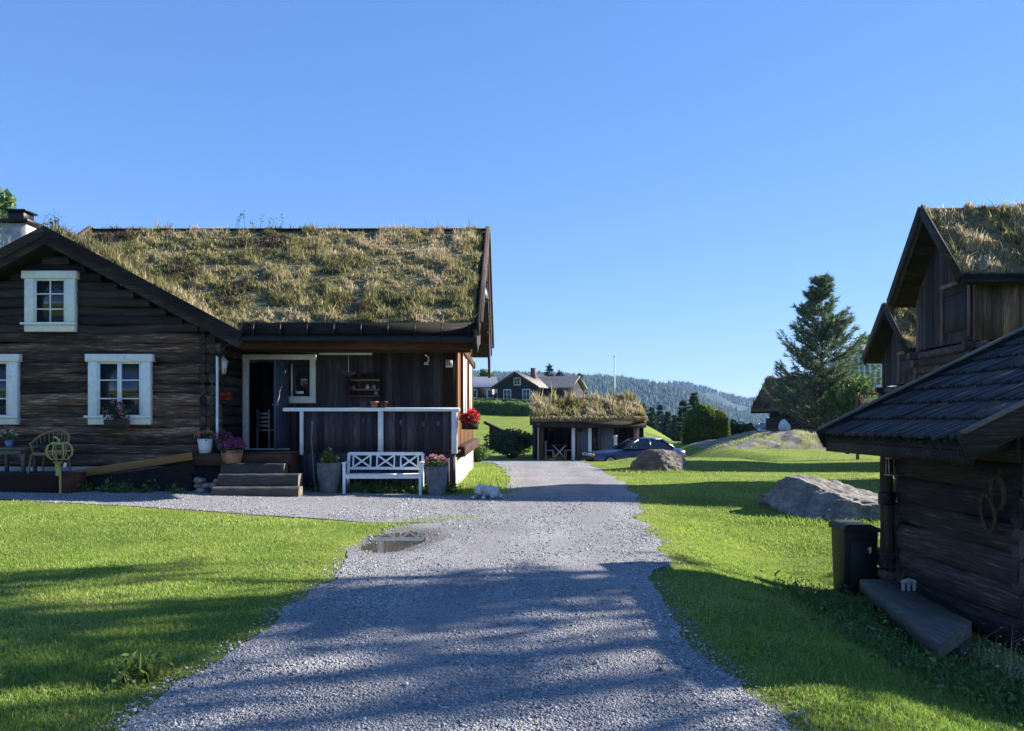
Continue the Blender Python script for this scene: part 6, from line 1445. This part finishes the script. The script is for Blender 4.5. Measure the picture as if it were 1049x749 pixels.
# tall stalks on the roof ridges
def stalks():
    for nm, lab, pts in (('roof_plant', 'dark leafy plant sprouting at the peak of the log gable roof', [(gx(47, 17.6), 17.8, AZ + .1)]), ('roof_plant', 'thin dry seed stalk sticking up from the ridge of the main grass roof', [(gx(px, RY), RY - .3, RZ0 + .1) for px in (245, 249, 254, 262, 270, 281, 283, 292)])):
        for ci, c in enumerate(pts):
            m = M(); k = 14 if len(pts) == 1 else 1
            for i in range(k):
                a = random.uniform(0, 6.28); h = random.uniform(.15, .45); b = (c[0] + random.gauss(0, .10 if k > 5 else .0), c[1] + random.gauss(0, .05), c[2]); tp = (b[0] + math.cos(a) * .07, b[1], b[2] + h); m.tube([b, tp], .006, 4)
                n = 9 if k > 5 else 7; leaves(m, np.array(tp) + RNG.normal(0, 1, (n, 3)) * [.035, .035, .08], .028, RNG.random(n) * .6)
            o = m.build(nm, 'leaf_dark', origin=c); tag(o, lab, 'plant', 'seed stalks on the main roof ridge' if len(pts) > 1 else None)
stalks()

# ================================================================== HILLS
def hill(name, Y0, Y1, prof, zb, seed, ntree, th):
    px = np.array([p[0] for p in prof], float); py = np.array([p[1] for p in prof], float)
    Yc = (Y0 + Y1) / 2; nx_, ny_ = 260, 50
    u = np.linspace(px[0], px[-1], nx_); v = np.linspace(0, 1, ny_)
    U, Vv = np.meshgrid(u, v); X = (U - CX) / K * Yc; Y = Y0 + (Y1 - Y0) * Vv
    crest = np.interp(U, px, py); H = CAMZ - (crest - HZ) / K * Yc - th * .55 - zb
    sh = np.sin(np.clip(Vv / 1.0, 0, 1) * math.pi) ** .75
    Z = zb + H * sh * (1 + .10 * (fbm(X * .006 + seed, Y * .006, 4) - .47) * (1 - np.abs(Vv - .5) * .4)) + (fbm(X * .02, Y * .02 + seed, 4) - .47) * 10 * sh
    ii = np.arange(X.size).reshape(X.shape); m = M(); m.arr(np.stack([X, Y, Z], -1), np.stack([ii[:-1, :-1], ii[:-1, 1:], ii[1:, 1:], ii[1:, :-1]], -1).reshape(-1, 4)); structure(m.build(name, 'hill', smooth=True))
    # spruce forest on it
    n = ntree; a = RNG.random(n) * (nx_ - 1); b = RNG.random(n) * .56 * (ny_ - 1); ia, ib = a.astype(int), b.astype(int); fa, fb = a - ia, b - ib
    def S_(A): return (A[ib, ia] * (1 - fa) + A[ib, ia + 1] * fa) * (1 - fb) + (A[ib + 1, ia] * (1 - fa) + A[ib + 1, ia + 1] * fa) * fb
    x, y, z = S_(X), S_(Y), S_(Z); ok = (fbm(x * .008 + 3, y * .008, 3) > .34); x, y, z = x[ok], y[ok], z[ok]; n = len(x)
    h = th * np.exp(RNG.normal(0, .22, n)); r = h * .3; k = 6; an = np.arange(k) * 2 * math.pi / k
    ring = np.stack([x[:, None] + r[:, None] * np.cos(an), y[:, None] + r[:, None] * np.sin(an), np.repeat((z + h * .08)[:, None], k, 1)], -1); tip = np.stack([x, y, z + h], -1)[:, None]
    V = np.concatenate([ring, tip], 1).reshape(-1, 3); F = np.array([[j, (j + 1) % k, k] for j in range(k)]); F = (F[None] + (np.arange(n) * (k + 1))[:, None, None]).reshape(-1, 3)
    m = M(); m.arr(V, F, np.repeat(np.clip(RNG.normal(.5, .25, n), 0, 1), k + 1)); o = m.build('far_forest', 'needle_dark'); tag(o, 'distant spruce forest covering the hills', 'forest'); stuff(o)
hill('forested_hill', 1500, 2300, [(300, 392), (420, 388), (485, 383), (510, 383), (530, 383), (560, 383), (590, 384.5), (620, 386), (645, 389), (668, 394), (690, 399), (712, 408), (735, 419), (760, 430), (790, 438)], -45, 1, 16000, 10)
hill('forested_hill', 2300, 3300, [(480, 395), (560, 390), (640, 390), (665, 392), (685, 391.5), (700, 392.5), (716, 395.5), (730, 401), (745, 405), (758, 409), (775, 409), (800, 411), (860, 408), (960, 402), (1100, 398), (1300, 404)], -60, 2, 17000, 10)

# ================================================================== SKY, SUN, HAZE, CAMERA
w = bpy.data.worlds.new('World'); S.world = w; w.use_nodes = True; nt = w.node_tree
bg = nt.nodes['Background']; sky = nt.nodes.new('ShaderNodeTexSky'); sky.sky_type = 'NISHITA'; sky.sun_disc = False
sky.sun_elevation = SUN_EL; sky.sun_rotation = R(90) - SUN_AZ; sky.altitude = 1200; sky.air_density = .9; sky.dust_density = .0; sky.ozone_density = 3.0
hs = nt.nodes.new('ShaderNodeHueSaturation'); hs.inputs['Hue'].default_value = .506; hs.inputs['Saturation'].default_value = 1.15; nt.links.new(sky.outputs[0], hs.inputs['Color']); 
def vm(op, a, b):
    n = nt.nodes.new('ShaderNodeVectorMath'); n.operation = op; nt.links.new(a, n.inputs[0]); n.inputs[1].default_value = b; return n.outputs[0]
piv = (.56, 1.32, 3.1); n1 = vm('DIVIDE', hs.outputs[0], piv); sx = nt.nodes.new('ShaderNodeSeparateXYZ'); nt.links.new(n1, sx.inputs[0]); cx_ = nt.nodes.new('ShaderNodeCombineXYZ')
for i_ in range(3):
    pm = nt.nodes.new('ShaderNodeMath'); pm.operation = 'POWER'; pm.inputs[1].default_value = (.66, .56, .50)[i_]; nt.links.new(sx.outputs[i_], pm.inputs[0]); nt.links.new(pm.outputs[0], cx_.inputs[i_])
nt.links.new(vm('MULTIPLY', cx_.outputs[0], piv), bg.inputs[0]); bg.inputs[1].default_value = SKY_STR
sl = bpy.data.lights.new('sun', 'SUN'); sl.energy = SUN_STR; sl.angle = R(.53); sl.color = (1.0, .93, .82)
so = bpy.data.objects.new('sun', sl); COL.objects.link(so)
sd = Vector((math.cos(SUN_EL) * math.cos(SUN_AZ), math.cos(SUN_EL) * math.sin(SUN_AZ), math.sin(SUN_EL)))
so.rotation_euler = sd.to_track_quat('Z', 'Y').to_euler(); so.location = sd * 60
if HAZE:
    hm = bpy.data.materials.new('haze_air'); hm.use_nodes = True; hn = hm.node_tree; hn.nodes.remove(hn.nodes['Principled BSDF'])
    pv = hn.nodes.new('ShaderNodeVolumePrincipled'); pv.inputs['Color'].default_value = (.30, .53, 1, 1); pv.inputs['Density'].default_value = HAZE
    pv.inputs['Anisotropy'].default_value = .0
    hn.links.new(pv.outputs[0], hn.nodes['Material Output'].inputs['Volume'])
    m = M(); m.box((-2900, -320, -1400), (2900, 3500, 260)); MT['haze'] = hm; o = m.build('haze', 'haze'); o['kind'] = 'stuff'; tag(o, 'thin blue haze in the air in front of the far hills', 'haze')
cam = bpy.data.cameras.new('camera'); co = bpy.data.objects.new('camera', cam); COL.objects.link(co); S.camera = co
co.location = (0, 0, CAMZ); co.rotation_euler = (R(90), 0, 0); cam.sensor_width = 36; cam.lens = 36 * K / 1049; cam.shift_y = (HZ - 374.5) / 1049; cam.clip_start = .1; cam.clip_end = 20000
S.view_settings.view_transform = 'Standard'; S.view_settings.look = 'None'; S.view_settings.exposure = EXPO; S.view_settings.gamma = 1
S.cycles.volume_bounces = 0; S.cycles.max_bounces = 8; S.cycles.transparent_max_bounces = 8
